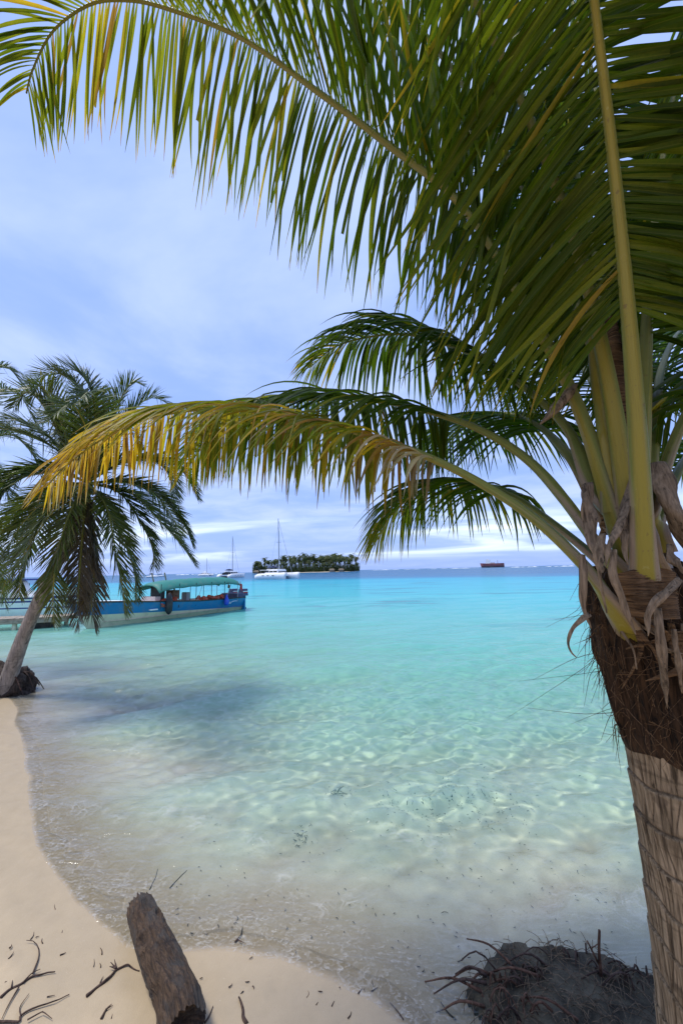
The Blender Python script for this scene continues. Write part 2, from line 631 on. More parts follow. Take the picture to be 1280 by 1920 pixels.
def build_water():
    xs = graded(-5.0, 4.2, 0.028, -6000, 6000, 1.032)
    ys = graded(0.75, 8.0, 0.028, -40, 6000, 1.022)
    dx, dy = np.gradient(xs), np.gradient(ys)
    X, Y = np.meshgrid(xs, ys)
    SPX, SPY = np.meshgrid(dx, dy)
    x, y = X.ravel(), Y.ravel()
    sp = np.maximum(SPX, SPY).ravel()
    s = shore_dist(x, y)
    keep = s > -0.9
    amp = np.clip((s + 0.35) / 1.3, 0.2, 1.0)
    gz = ground_z(x, y)
    z = waves(x, y, sp) * amp * np.clip(-gz / 0.13, 0.10, 1.0)
    # a little run-up lip at the edge
    p = np.stack([x, y], -1)
    nz = fbm(p, 31, 18, 0.3, 4.0, 0.9)
    z = z + 0.010 * np.exp(-((s - 0.12 - 0.10 * nz) / 0.10) ** 2) * np.clip(1 - (np.hypot(x, y) - 12) / 10, 0, 1)
    depth = z - gz
    f = grid_faces(len(ys), len(xs))
    f = f[(keep[f].any(axis=1))]
    a = np.zeros((len(x), 4))
    a[:, 0] = np.clip(depth, -0.2, 20) / 20.0
    a[:, 1] = np.clip(s / 400.0, -1, 1)
    a[:, 3] = 1
    used = np.zeros(len(x), bool)
    used[f.ravel()] = True
    idx = np.cumsum(used) - 1
    me = mesh_np('sea', np.stack([x, y, z], -1)[used], idx[f], attr={'depth': a[used]})
    m, nt = new_mat('sea_water')
    at_ = nd(nt, 'ShaderNodeAttribute', {'attribute_name': 'depth'})
    spc = nd(nt, 'ShaderNodeSeparateColor', i0=at_.outputs['Color'])
    dep = math_(nt, 'MULTIPLY', spc.outputs[0], 20.0)
    sd = math_(nt, 'MULTIPLY', spc.outputs[1], 400.0)
    pos = geo_pos(nt)
    # surface detail
    b1 = noise(nt, mapping(nt, pos, (1.0, 1.5, 1), (0, 0, 0), (0, 0, R(25))), 7.0, 4, 0.6, 0.6)
    b2 = noise(nt, mapping(nt, pos, (0.5, 1.2, 1)), 0.9, 5, 0.6, 0.4)
    b3 = noise(nt, mapping(nt, pos, (0.35, 1.0, 1)), 0.12, 4, 0.6)
    b4 = noise(nt, mapping(nt, pos, (0.45, 1.5, 1), (7, 3, 0), (0, 0, R(-6))), 2.6, 4, 0.6, 0.5)
    near = smooth(nt, sd, 40.0, 3.0)
    h = math_(nt, 'ADD', math_(nt, 'MULTIPLY', b1, math_(nt, 'MULTIPLY', near, 0.010)), math_(nt, 'ADD', math_(nt, 'MULTIPLY', b2, 0.07), math_(nt, 'MULTIPLY', b4, 0.05)))
    nrm = bump(nt, h, 0.9, 1.0)
    # body colour of the water, by its depth
    large = noise(nt, mapping(nt, pos, (0.25, 1.0, 1)), 0.07, 4, 0.55)
    large2 = noise(nt, mapping(nt, pos, (0.30, 1.0, 1), (40, 11, 0)), 0.35, 4, 0.6)
    dn = math_(nt, 'MULTIPLY', dep, math_(nt, 'ADD', 0.65, math_(nt, 'MULTIPLY', large, 0.7)))
    body = ramp(nt, math_(nt, 'DIVIDE', dn, 12.0), [(0.0, (0.34, 0.62, 0.50)), (0.06, (0.21, 0.61, 0.54)), (0.14, (0.060, 0.51, 0.56)), (0.26, (0.022, 0.37, 0.50)),
                                                   (0.45, (0.03, 0.19, 0.34)), (0.8, (0.035, 0.14, 0.27)), (1.0, (0.035, 0.13, 0.26))])
    grass = math_(nt, 'MULTIPLY', smooth(nt, large2, 0.53, 0.68), smooth(nt, sd, 9.0, 20.0))
    body = mixc(nt, math_(nt, 'MULTIPLY', grass, 0.6), body, (0.03, 0.20, 0.26))
    opac = math_(nt, 'SUBTRACT', 1.0, math_(nt, 'POWER', 2.718, math_(nt, 'MULTIPLY', dep, -0.95)), clamp=True)
    dif = nd(nt, 'ShaderNodeBsdfDiffuse', Color=body, Normal=nrm)
    tint = mixc(nt, math_(nt, 'MULTIPLY', dep, 1.5, clamp=True), (1, 1, 1), (0.56, 0.95, 0.82))
    tr = nd(nt, 'ShaderNodeBsdfRefraction', Color=tint, IOR=1.33, Roughness=0.0)
    film = nd(nt, 'ShaderNodeBsdfTransparent', Color=mixc(nt, smooth(nt, dep, 0.0, 0.006), (1, 1, 1), (0.77, 0.78, 0.77)))
    mt = nt.nodes.new('ShaderNodeMixShader')
    nt.links.new(math_(nt, 'GREATER_THAN', dep, 0.018), mt.inputs[0])
    nt.links.new(film.outputs[0], mt.inputs[1])
    nt.links.new(tr.outputs[0], mt.inputs[2])
    mx = nt.nodes.new('ShaderNodeMixShader')
    nt.links.new(opac, mx.inputs[0])
    nt.links.new(mt.outputs[0], mx.inputs[1])
    nt.links.new(dif.outputs[0], mx.inputs[2])
    # foam where the ripples run up the sand; lacing also paints in caustic light
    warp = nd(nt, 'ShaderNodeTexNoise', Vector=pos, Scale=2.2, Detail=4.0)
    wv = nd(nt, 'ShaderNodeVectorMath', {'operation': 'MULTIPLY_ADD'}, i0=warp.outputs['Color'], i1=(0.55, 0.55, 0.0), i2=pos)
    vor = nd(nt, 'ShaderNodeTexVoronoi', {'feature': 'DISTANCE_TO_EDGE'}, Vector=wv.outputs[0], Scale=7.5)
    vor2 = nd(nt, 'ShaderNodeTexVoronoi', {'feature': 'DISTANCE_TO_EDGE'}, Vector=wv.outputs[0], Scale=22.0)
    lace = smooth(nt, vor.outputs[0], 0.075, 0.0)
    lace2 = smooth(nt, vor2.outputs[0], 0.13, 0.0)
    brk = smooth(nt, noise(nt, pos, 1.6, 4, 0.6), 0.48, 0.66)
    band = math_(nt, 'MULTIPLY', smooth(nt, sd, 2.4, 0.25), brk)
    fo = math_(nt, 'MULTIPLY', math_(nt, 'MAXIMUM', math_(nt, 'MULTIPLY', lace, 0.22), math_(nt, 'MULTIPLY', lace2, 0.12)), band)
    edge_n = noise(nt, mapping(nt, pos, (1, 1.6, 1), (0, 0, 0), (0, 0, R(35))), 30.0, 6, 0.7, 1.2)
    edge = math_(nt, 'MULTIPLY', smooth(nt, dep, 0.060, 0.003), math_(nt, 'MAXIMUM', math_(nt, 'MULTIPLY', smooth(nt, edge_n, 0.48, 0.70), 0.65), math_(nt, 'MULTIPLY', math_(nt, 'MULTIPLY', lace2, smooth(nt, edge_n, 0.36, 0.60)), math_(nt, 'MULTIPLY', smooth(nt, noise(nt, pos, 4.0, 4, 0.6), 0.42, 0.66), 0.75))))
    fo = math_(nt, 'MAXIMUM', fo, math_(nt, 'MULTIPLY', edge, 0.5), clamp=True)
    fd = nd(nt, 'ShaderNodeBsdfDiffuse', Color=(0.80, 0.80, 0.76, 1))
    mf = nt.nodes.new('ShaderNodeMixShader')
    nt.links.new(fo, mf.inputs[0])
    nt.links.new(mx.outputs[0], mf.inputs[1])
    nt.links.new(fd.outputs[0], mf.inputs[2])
    # reflection; a rippled sea never reaches the full mirror value at low angles
    fr = nd(nt, 'ShaderNodeFresnel', IOR=1.33, Normal=nrm)
    ff = math_(nt, 'MINIMUM', fr.outputs[0], 0.36)
    gl = nd(nt, 'ShaderNodeBsdfGlossy', Roughness=0.08, Normal=nrm)
    mg = nt.nodes.new('ShaderNodeMixShader')
    nt.links.new(ff, mg.inputs[0])
    nt.links.new(mf.outputs[0], mg.inputs[1])
    nt.links.new(gl.outputs[0], mg.inputs[2])
    out(nt, mg.outputs[0])
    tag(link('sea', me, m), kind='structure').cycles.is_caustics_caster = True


build_water()

# ------------------------------------------------------------------ palms
LEAFSEG = 9


def leaflets(P, U0, Lmax, wmax, n, t0, age, droop, seed, seg=LEAFSEG, lift=0.25, fwd=(25, 62), lean=0.0, cut=0.0, prof=None, fold=0.62, ragged=0.0, snap=0.07, sick=0.06):
    """all leaflets of one frond, as arrays: V (2n, seg+1, 3, 3), attr (2n, seg+1, 3, 4), base t"""
    r = np.random.default_rng(seed)
    T, S, U = frames(P)
    if U0 is not None:                                  # roll of the blade about its stalk
        c, s_ = math.cos(U0), math.sin(U0)
        S, U = c * S + s_ * U, c * U - s_ * S
    t = np.linspace(t0, 0.992, n)
    t = np.concatenate([t, t + 0.35 * (1 - t0) / n])
    t = np.clip(t + r.normal(0, 0.15 * (1 - t0) / n, 2 * n), t0, 0.995)
    sg = np.concatenate([np.ones(n), -np.ones(n)])
    fi = t * (len(P) - 1)
    i0 = np.clip(fi.astype(int), 0, len(P) - 2)
    w_ = (fi - i0)[:, None]
    B = P[i0] * (1 - w_) + P[i0 + 1] * w_
    Tt = norm(T[i0] * (1 - w_) + T[i0 + 1] * w_)
    St = norm(S[i0] * (1 - w_) + S[i0 + 1] * w_) * sg[:, None]
    Ut = norm(U[i0] * (1 - w_) + U[i0 + 1] * w_)
    q = (t - t0) / (1 - t0)
    if prof is None:
        Lp = np.interp(q, [0, 0.06, 0.3, 0.6, 0.85, 1.0], [0.55, 0.8, 1.0, 0.92, 0.62, 0.30])
    else:
        Lp = np.interp(q, prof[0], prof[1])
    L = Lmax * Lp * r.uniform(0.9, 1.06, 2 * n)
    f = np.radians(np.interp(q, [0, 0.7, 1], [fwd[0], (fwd[0] + fwd[1]) / 2, fwd[1]]) + r.normal(0, 4, 2 * n))
    lf = lift * r.uniform(0.5, 1.5, 2 * n) + r.normal(0, 0.07, 2 * n)
    D0 = norm(np.cos(f)[:, None] * St + np.sin(f)[:, None] * Tt + lf[:, None] * Ut)
    dr = droop * r.uniform(0.75, 1.25, 2 * n) + ragged * r.exponential(0.5, 2 * n)
    frac = np.where(r.uniform(size=2 * n) < cut, r.uniform(0.55, 0.85, 2 * n), 1.0)
    tw = r.normal(0, 0.38, 2 * n)
    W0 = norm(Tt - D0 * (D0 * Tt).sum(1, keepdims=True))
    N0 = norm(np.cross(D0, W0))
    W0 = norm(np.cos(tw)[:, None] * W0 + np.sin(tw)[:, None] * N0)
    wd = wmax * np.interp(q, [0, 0.15, 0.6, 1], [0.8, 1, 0.9, 0.45]) * r.uniform(0.85, 1.15, 2 * n)
    V = np.zeros((2 * n, seg + 1, 3, 3))
    A = np.zeros((2 * n, seg + 1, 3, 4))
    pos = B.copy()
    g = np.array((0, 0, -1.0))
    ag = age(q) if callable(age) else np.full(2 * n, float(age))
    ag = ag + r.normal(0, 0.05, 2 * n) + (r.uniform(size=2 * n) < sick) * r.uniform(0.1, 0.4, 2 * n)
    rnd = r.uniform(size=2 * n)
    tipb = r.uniform(0.08, 0.50, 2 * n)
    wig = r.normal(0, 0.14, (2 * n, 3))
    kink = np.where(r.uniform(size=2 * n) < snap, r.uniform(1.5, 4.0, 2 * n), 0.0)
    kpos = r.uniform(0.3, 0.7, 2 * n)
    for k in range(seg + 1):
        s = k / seg * frac
        d = D0 + (dr * s ** 1.25)[:, None] * g + (kink * np.clip((s - kpos) * 5, 0, 1))[:, None] * g + wig * (s ** 2)[:, None] + lean * s[:, None] * Tt
        d = norm(d)
        if k:
            pos = pos + d * (L * frac / seg)[:, None]
        W = norm(W0 - d * (W0 * d).sum(1, keepdims=True))
        Nn = norm(np.cross(d, W))
        sh = np.interp(s, [0, 0.05, 0.28, 0.6, 0.85, 1.0], [0.35, 0.62, 1.0, 0.86, 0.42, 0.05])
        hw = (wd * sh / 2)[:, None]
        flip = np.sign((Nn * Ut).sum(1, keepdims=True) + 1e-6)
        V[:, k, 1] = pos
        V[:, k, 0] = pos - W * hw * math.cos(fold) - Nn * flip * hw * math.sin(fold)
        V[:, k, 2] = pos + W * hw * math.cos(fold) - Nn * flip * hw * math.sin(fold)
        A[:, k, :, 0] = (ag + tipb * np.clip((s - 0.72) / 0.28, 0, 1) ** 1.5)[:, None]
        A[:, k, :, 1] = rnd[:, None]
        A[:, k, :, 2] = s[:, None]
        A[:, k, 0, 3] = 1
        A[:, k, 2, 3] = 1
    return V, A


LF_FACES = grid_faces(LEAFSEG + 1, 3)


def stalk_mesh(name, P, r0, r1, flat, base_flare, age0, origin, n=10, age1=0.0, flare_len=0.3, U0=None):
    T, S, U = frames(P)
    if U0 is not None:
        c, s_ = math.cos(U0), math.sin(U0)
        S, U = c * S + s_ * U, c * U - s_ * S
    s = np.linspace(0, 1, len(P))
    Ltot = np.linalg.norm(np.diff(P, axis=0), axis=1).sum()
    rad = r0 + (r1 - r0) * s ** 0.75
    fl = np.exp(-s * Ltot / flare_len)
    a = np.arange(n) / n * 2 * np.pi
    wide = rad * (1 + base_flare * fl)
    thick = rad * flat * (1 - 0.25 * fl)
    rib_ = 1 + 0.035 * np.cos(7 * a + 1.0)
    wide = wide[:, None] * rib_
    thick = thick[:, None] * rib_
    V = P[:, None] + wide[:, :, None] * np.cos(a)[None, :, None] * S[:, None] + thick[:, :, None] * np.sin(a)[None, :, None] * U[:, None]
    # groove on the upper side
    A = np.zeros((len(P), n, 4))
    fc = np.clip(1.25 * np.exp(-s * Ltot / (flare_len * 1.9)), 0, 1)      # dry brown margins low on the stalk
    A[:, :, 0] = age1 + (age0 - age1) * fc[:, None] * (0.10 + 0.90 * np.abs(np.cos(a))[None, :] ** 1.3)
    A[:, :, 1] = (np.sin(a) * 0.5 + 0.5)[None, :]
    A[:, :, 2] = s[:, None]
    A[:, :, 3] = 1
    f = grid_faces(len(P), n, True)
    return mesh_np(name, V.reshape(-1, 3) - origin, f, True, {'leaf': A.reshape(-1, 4)})


def leaf_mesh(name, V, A, origin, seg=LEAFSEG):
    n = len(V)
    fc = grid_faces(seg + 1, 3)
    f = (fc[None] + (np.arange(n) * (seg + 1) * 3)[:, None, None]).reshape(-1, 4)
    return mesh_np(name, V.reshape(-1, 3) - origin, f, True, {'leaf': A.reshape(-1, 4)})


# ---- the near palm
TA = at(1277, 1440, 1.5)
TX, TY = TA[0], TA[1]
tz0 = float(ground_z(np.array([TX]), np.array([TY]))[0])
BASE = np.array((TX, TY, tz0))
near_palm = empty('coconut_palm', BASE)
tag(near_palm, 'large leafy coconut palm in the foreground with thick ringed trunk at the right edge', 'palm tree')

ZT = at(1277, 1405, 1.5)[2]                    # top of the bare trunk


def build_near_trunk():
    nz, na = 380, 420
    zz = np.linspace(tz0 - 0.25, ZT + 0.05, nz)
    aa = np.arange(na) / na * 2 * np.pi
    Z, A_ = np.meshgrid(zz, aa, indexing='ij')
    rad = 0.168 + 0.05 * np.exp(-(Z - tz0) / 0.25) + 0.004 * np.sin(Z * 5)
    p = np.stack([np.cos(A_).ravel(), np.sin(A_).ravel(), Z.ravel()], -1)
    wob = 0.018 * fbm(p, 2, 12, 0.4, 1.5).reshape(Z.shape)
    ph = (Z + wob) / 0.135
    fr = ph - np.floor(ph)
    ringr = 0.0055 * (fr ** 2) - 0.006 * np.exp(-((fr - 0.02) / 0.05) ** 2)
    # fissures running up the stem, broken at the leaf scars
    k = np.floor(ph)
    fis = np.zeros_like(Z)
    r = np.random.default_rng(5)
    for kk in np.unique(k):
        m_ = k == kk
        for q in range(62):
            a0 = (q + r.normal(0, 0.25)) / 62 * 2 * np.pi
            w = r.uniform(0.008, 0.016)
            d = np.angle(np.exp(1j * (A_[m_] - a0 - 0.10 * (fr[m_] - 0.5) * r.normal())))
            fis[m_] -= r.uniform(0.002, 0.010) * np.exp(-(d / w) ** 2) * np.clip((1 - np.abs(fr[m_] - r.uniform(0.3, 0.7)) * 1.3), 0, 1)
    rr = rad + ringr + fis + 0.003 * fbm(p, 6, 20, 1, 8).reshape(Z.shape)
    V = np.stack([TX + rr * np.cos(A_), TY + rr * np.sin(A_), Z], -1)
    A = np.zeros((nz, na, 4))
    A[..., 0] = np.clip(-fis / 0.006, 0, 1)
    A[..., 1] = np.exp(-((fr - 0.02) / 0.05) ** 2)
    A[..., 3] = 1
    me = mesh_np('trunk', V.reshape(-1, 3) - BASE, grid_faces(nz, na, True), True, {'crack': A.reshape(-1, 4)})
    # cracks and leaf scars of this trunk take a darker colour
    m = M_TRUNK.copy()
    m.name = 'near_trunk_bark'
    nt = m.node_tree
    b = [n for n in nt.nodes if n.type == 'BSDF_PRINCIPLED'][0]
    src = b.inputs['Base Color'].links[0].from_socket
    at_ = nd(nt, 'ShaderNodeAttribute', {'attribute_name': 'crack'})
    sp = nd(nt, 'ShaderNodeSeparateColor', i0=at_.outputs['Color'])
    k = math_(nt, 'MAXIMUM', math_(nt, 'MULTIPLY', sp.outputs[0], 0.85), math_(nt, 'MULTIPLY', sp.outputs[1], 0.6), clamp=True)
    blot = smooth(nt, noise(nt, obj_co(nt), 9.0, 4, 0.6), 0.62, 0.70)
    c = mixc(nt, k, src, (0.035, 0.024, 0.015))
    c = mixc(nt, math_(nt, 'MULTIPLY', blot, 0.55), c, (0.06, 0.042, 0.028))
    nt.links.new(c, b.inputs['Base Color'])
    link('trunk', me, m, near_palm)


build_near_trunk()

FR = []      # collected fronds of the near palm


def near_frond(pts, t0, n, Lmax, wmax, age, droop, seed, r0=0.036, r1=0.004, roll=None, flare=0.55, age0=0.9, stalk_age=0.0, label=None, **kw):
    if pts[0][1] < 1120 or pts[0][0] < 1180:          # root the stalk inside the crown
        pts = [(pts[0][0] * 0.45 + 1240 * 0.55, pts[0][1] + 75, 1.50)] + list(pts)
        t0 += 0.02
    P, L = spline([at(*q) for q in pts], 90)
    V, A = leaflets(P, roll, Lmax, wmax, n, t0, age, droop, seed, **kw)
    FR.append(dict(P=P, V=V, A=A, r0=r0, r1=r1, flare=flare, age0=age0, stalk_age=stalk_age, label=label, roll=roll))


# the big one rising in front and arching over the viewer
near_frond([(1210, 1125, 1.37), (1206, 1060, 1.34), (1196, 850, 1.32), (1178, 600, 1.30), (1152, 330, 1.24), (1120, 60, 1.14), (1085, -220, 1.00), (1030, -560, 0.82), (900, -1000, 0.66)],
           0.385, 92, 0.92, 0.031, 0.27, 0.55, 1, prof=([0, 0.08, 0.25, 0.6, 0.85, 1.0], [0.42, 0.62, 1.0, 0.95, 0.62, 0.3]), r0=0.038, lift=0.0, fwd=(-34, 0), cut=0.15, flare=0.38,
           label='front frond arching overhead on a thick yellow stalk')
# the one sweeping to the top left corner
near_frond([(1165, 1020, 1.50), (1090, 780, 1.58), (1000, 600, 1.68), (870, 390, 1.82), (724, 269, 1.94), (595, 172, 2.0), (450, 70, 2.05), (300, 12, 2.1), (225, 0, 2.12), (165, 10, 2.14), (100, 58, 2.15), (62, 130, 2.15), (50, 175, 2.15)],
           0.30, 150, 1.0, 0.034, lambda q: np.interp(q, [0, 0.4, 0.62, 0.8, 0.9, 1], [0.15, 0.25, 0.40, 0.50, 0.30, 0.42]), 1.0, 2, r0=0.040, lift=0.04, fwd=(14, 62), cut=0.05,
           label='long frond sweeping to the top left with yellowing leaflets')
# upper middle, behind
near_frond([(1115, 930, 1.60), (1060, 800, 1.75), (960, 710, 2.0), (880, 662, 2.2), (770, 628, 2.45), (690, 632, 2.6), (625, 652, 2.7), (580, 690, 2.75)],
           0.34, 110, 0.70, 0.031, lambda q: np.interp(q, [0, 0.75, 1], [0.06, 0.12, 0.42]), 1.5, 3, r0=0.036, lift=0.2, fwd=(18, 60), ragged=0.5)
# middle green one behind the yellow frond
near_frond([(1118, 1020, 1.52), (1060, 940, 1.60), (1000, 872, 1.72), (930, 822, 1.85), (850, 786, 2.0), (740, 757, 2.2), (620, 746, 2.45), (500, 764, 2.65), (400, 815, 2.8), (350, 880, 2.85)],
           0.33, 130, 0.74, 0.032, lambda q: np.interp(q, [0, 0.7, 1], [0.12, 0.22, 0.34]), 1.5, 4, r0=0.038, lift=0.06, fwd=(18, 60), ragged=0.4)
# yellow-brown drying frond reaching far left
near_frond([(1150, 1140, 1.42), (1095, 1062, 1.46), (1000, 972, 1.55), (900, 906, 1.66), (800, 856, 1.77), (700, 820, 1.87), (600, 792, 1.96), (480, 771, 2.06), (380, 767, 2.14), (280, 784, 2.2), (200, 818, 2.25), (130, 868, 2.28), (85, 915, 2.3)],
           0.30, 165, 0.64, 0.026, lambda q: np.interp(q, [0, 0.06, 0.12, 0.45, 0.7, 0.85, 1], [0.95, 0.85, 0.42, 0.45, 0.60, 0.72, 0.66]), 1.5, 5, r0=0.038, lift=0.05, fwd=(22, 60), ragged=0.6, cut=0.16, snap=0.22, sick=0.22,
           stalk_age=0.15, label='drying yellow frond reaching to the left over the water')
# low one behind, drooping over the ship
near_frond([(1130, 1060, 1.62), (1040, 985, 1.80), (960, 930, 2.05), (890, 905, 2.3), (830, 905, 2.5), (775, 928, 2.65), (730, 970, 2.72), (708, 1012, 2.74)],
           0.36, 90, 0.64, 0.028, lambda q: np.interp(q, [0, 0.6, 1], [0.14, 0.22, 0.50]), 1.5, 6, r0=0.034, lift=0.2, fwd=(18, 58), ragged=0.7)
# short foreshortened ones going away from the viewer
near_frond([(1125, 960, 1.66), (1070, 860, 1.85), (1010, 800, 2.2), (950, 775, 2.6), (890, 782, 3.0), (840, 815, 3.3), (810, 860, 3.4)],
           0.34, 86, 0.76, 0.032, 0.06, 1.6, 7, r0=0.034, lift=0.15, fwd=(18, 58), ragged=0.5)
near_frond([(1165, 960, 1.72), (1140, 800, 1.95), (1100, 700, 2.4), (1060, 660, 2.9), (1010, 660, 3.4), (960, 690, 3.7)],
           0.30, 86, 0.76, 0.032, 0.05, 1.5, 8, r0=0.034, lift=0.15, ragged=0.4)
# upright ones in the middle of the crown
near_frond([(1180, 980, 1.56), (1130, 720, 1.66), (1060, 520, 1.80), (960, 310, 1.95), (840, 120, 2.1), (720, -10, 2.2), (590, -90, 2.3), (450, -110, 2.35), (320, -60, 2.4)],
           0.28, 115, 0.92, 0.032, 0.14, 0.9, 9, r0=0.038, lift=0.0, fwd=(-10, 50))
near_frond([(1190, 980, 1.60), (1150, 700, 1.75), (1110, 450, 1.95), (1040, 200, 2.15), (930, -20, 2.3), (800, -180, 2.4)],
           0.26, 110, 0.90, 0.032, 0.10, 0.8, 10, r0=0.036, lift=0.0, fwd=(-15, 50))
near_frond([(1205, 1000, 1.46), (1208, 760, 1.50), (1214, 560, 1.56), (1236, 340, 1.62), (1275, 120, 1.66), (1330, -80, 1.68), (1420, -220, 1.66)],
           0.30, 110, 0.84, 0.036, 0.18, 0.8, 11, r0=0.040, lift=0.0, fwd=(-20, 30))
near_frond([(1195, 960, 1.70), (1190, 700, 1.95), (1160, 480, 2.3), (1110, 330, 2.7), (1050, 250, 3.1), (990, 240, 3.4)],
           0.26, 100, 0.84, 0.034, 0.08, 1.0, 12, r0=0.034, lift=0.15)
near_frond([(1185, 990, 1.46), (1138, 700, 1.47), (1070, 430, 1.50), (960, 150, 1.50), (820, -120, 1.48), (650, -330, 1.46), (450, -470, 1.46)],
           0.28, 96, 0.92, 0.032, 0.22, 0.7, 16, r0=0.036, lift=0.0, fwd=(-35, 0), cut=0.15)
near_frond([(1195, 970, 1.62), (1180, 640, 1.80), (1150, 350, 2.0), (1090, 60, 2.2), (1000, -200, 2.4)],
           0.24, 110, 0.90, 0.036, 0.12, 0.8, 17, r0=0.036, lift=0.0, fwd=(-25, 20))
# to the right, most of each outside the frame
near_frond([(1225, 960, 1.50), (1262, 830, 1.52), (1310, 740, 1.54), (1400, 640, 1.56), (1520, 590, 1.6), (1650, 640, 1.6)],
           0.36, 60, 0.72, 0.044, 0.12, 1.3, 13, r0=0.038)
near_frond([(1215, 960, 1.66), (1225, 800, 1.85), (1240, 690, 2.15), (1275, 620, 2.5), (1330, 600, 2.9), (1400, 640, 3.1)],
           0.30, 60, 0.74, 0.042, 0.04, 1.7, 14, r0=0.034, ragged=0.3)
near_frond([(1225, 1000, 1.62), (1262, 900, 1.85), (1300, 840, 2.2), (1350, 810, 2.5), (1420, 830, 2.8)],
           0.30, 48, 0.66, 0.040, 0.10, 1.6, 15, r0=0.032, ragged=0.3)


def build_near_fronds():
    score = []
    for k, F in enumerate(FR):
        V = F['V']
        x, y, d = project(V[:, :, 1])
        inside = ((x > 0) & (x < 1280) & (y > 0) & (y < 1920) & (d > 0.2)).mean(1)
        ln = np.hypot(np.diff(x, axis=1), np.diff(y, axis=1)).sum(1)
        wpx = FPX * 0.045 / np.maximum(d.mean(1), 0.3)
        sc = np.where(d.min(1) > 0.2, np.minimum(ln, 900) * wpx * inside, 0)
        score += [(s_, k, i) for i, s_ in enumerate(sc)]
    score.sort(reverse=True)
    single = {(k, i) for s_, k, i in score[:300] if s_ > 0}
    for k, F in enumerate(FR):
        T, S, U = frames(F['P'])
        me = stalk_mesh('frond', F['P'], F['r0'], F['r1'], 0.72, F['flare'], F['age0'], BASE, age1=F['stalk_age'], n=28)
        fo = link('frond', me, M_STALK, near_palm)
        if F['label']:
            fo['label'] = F['label']
        own = [i for i in range(len(F['V'])) if (k, i) in single]
        rest = [i for i in range(len(F['V'])) if (k, i) not in single]
        for i in own:
            link('leaflet', leaf_mesh('leaflet', F['V'][i:i + 1], F['A'][i:i + 1], BASE), M_LEAF, fo)
        if rest:
            o = link('leaflet_mass', leaf_mesh('leaflet_mass', F['V'][rest], F['A'][rest], BASE), M_LEAF, fo)
            o['kind'] = 'stuff'


build_near_fronds()


def ribbon(name, pts, width, mat, parent, origin, curl=0.5, thick=0.004, seed=0, n=26, pixels=True, facing=None):
    """dry curved strip with thickness; width list in metres along it"""
    P, L = spline([at(*q) for q in pts] if pixels else pts, n)
    T = norm(np.gradient(P, axis=0))
    view = norm(CP - P) if facing is None else np.broadcast_to(np.asarray(facing, float), P.shape)
    Wd = norm(np.cross(T, view))
    N = norm(np.cross(Wd, T))
    s = np.linspace(0, 1, n)
    w = np.interp(s, np.linspace(0, 1, len(width)), width)
    r = np.random.default_rng(seed)
    tw = np.interp(s, np.linspace(0, 1, 5), r.normal(0, 0.7, 5))
    Wd, N = np.cos(tw)[:, None] * Wd + np.sin(tw)[:, None] * N, np.cos(tw)[:, None] * N - np.sin(tw)[:, None] * Wd
    m = 11
    u = np.linspace(-1, 1, m)
    w = w * (1 + 0.18 * np.sin(s * 17 + r.uniform(0, 6)) * s)
    wob = 0.05 * np.sin(np.outer(s * 9 + r.uniform(0, 6), u * 2 + 1) + r.uniform(0, 6))
    off = curl * (u ** 2)[None, :] * 0.6 + wob + 0.10 * np.cos(u * 7.5)[None, :] * (w / w.max())[:, None]
    top = P[:, None] + (w[:, None] / 2 * u[None])[..., None] * Wd[:, None] - (w[:, None] / 2 * off)[..., None] * N[:, None]
    bot = top - thick * N[:, None]
    ring = np.concatenate([top, bot[:, ::-1]], 1)
    mb = MB().loft(ring - origin, wrap=True, caps=True)
    return mb.build(name, mat, parent, True)


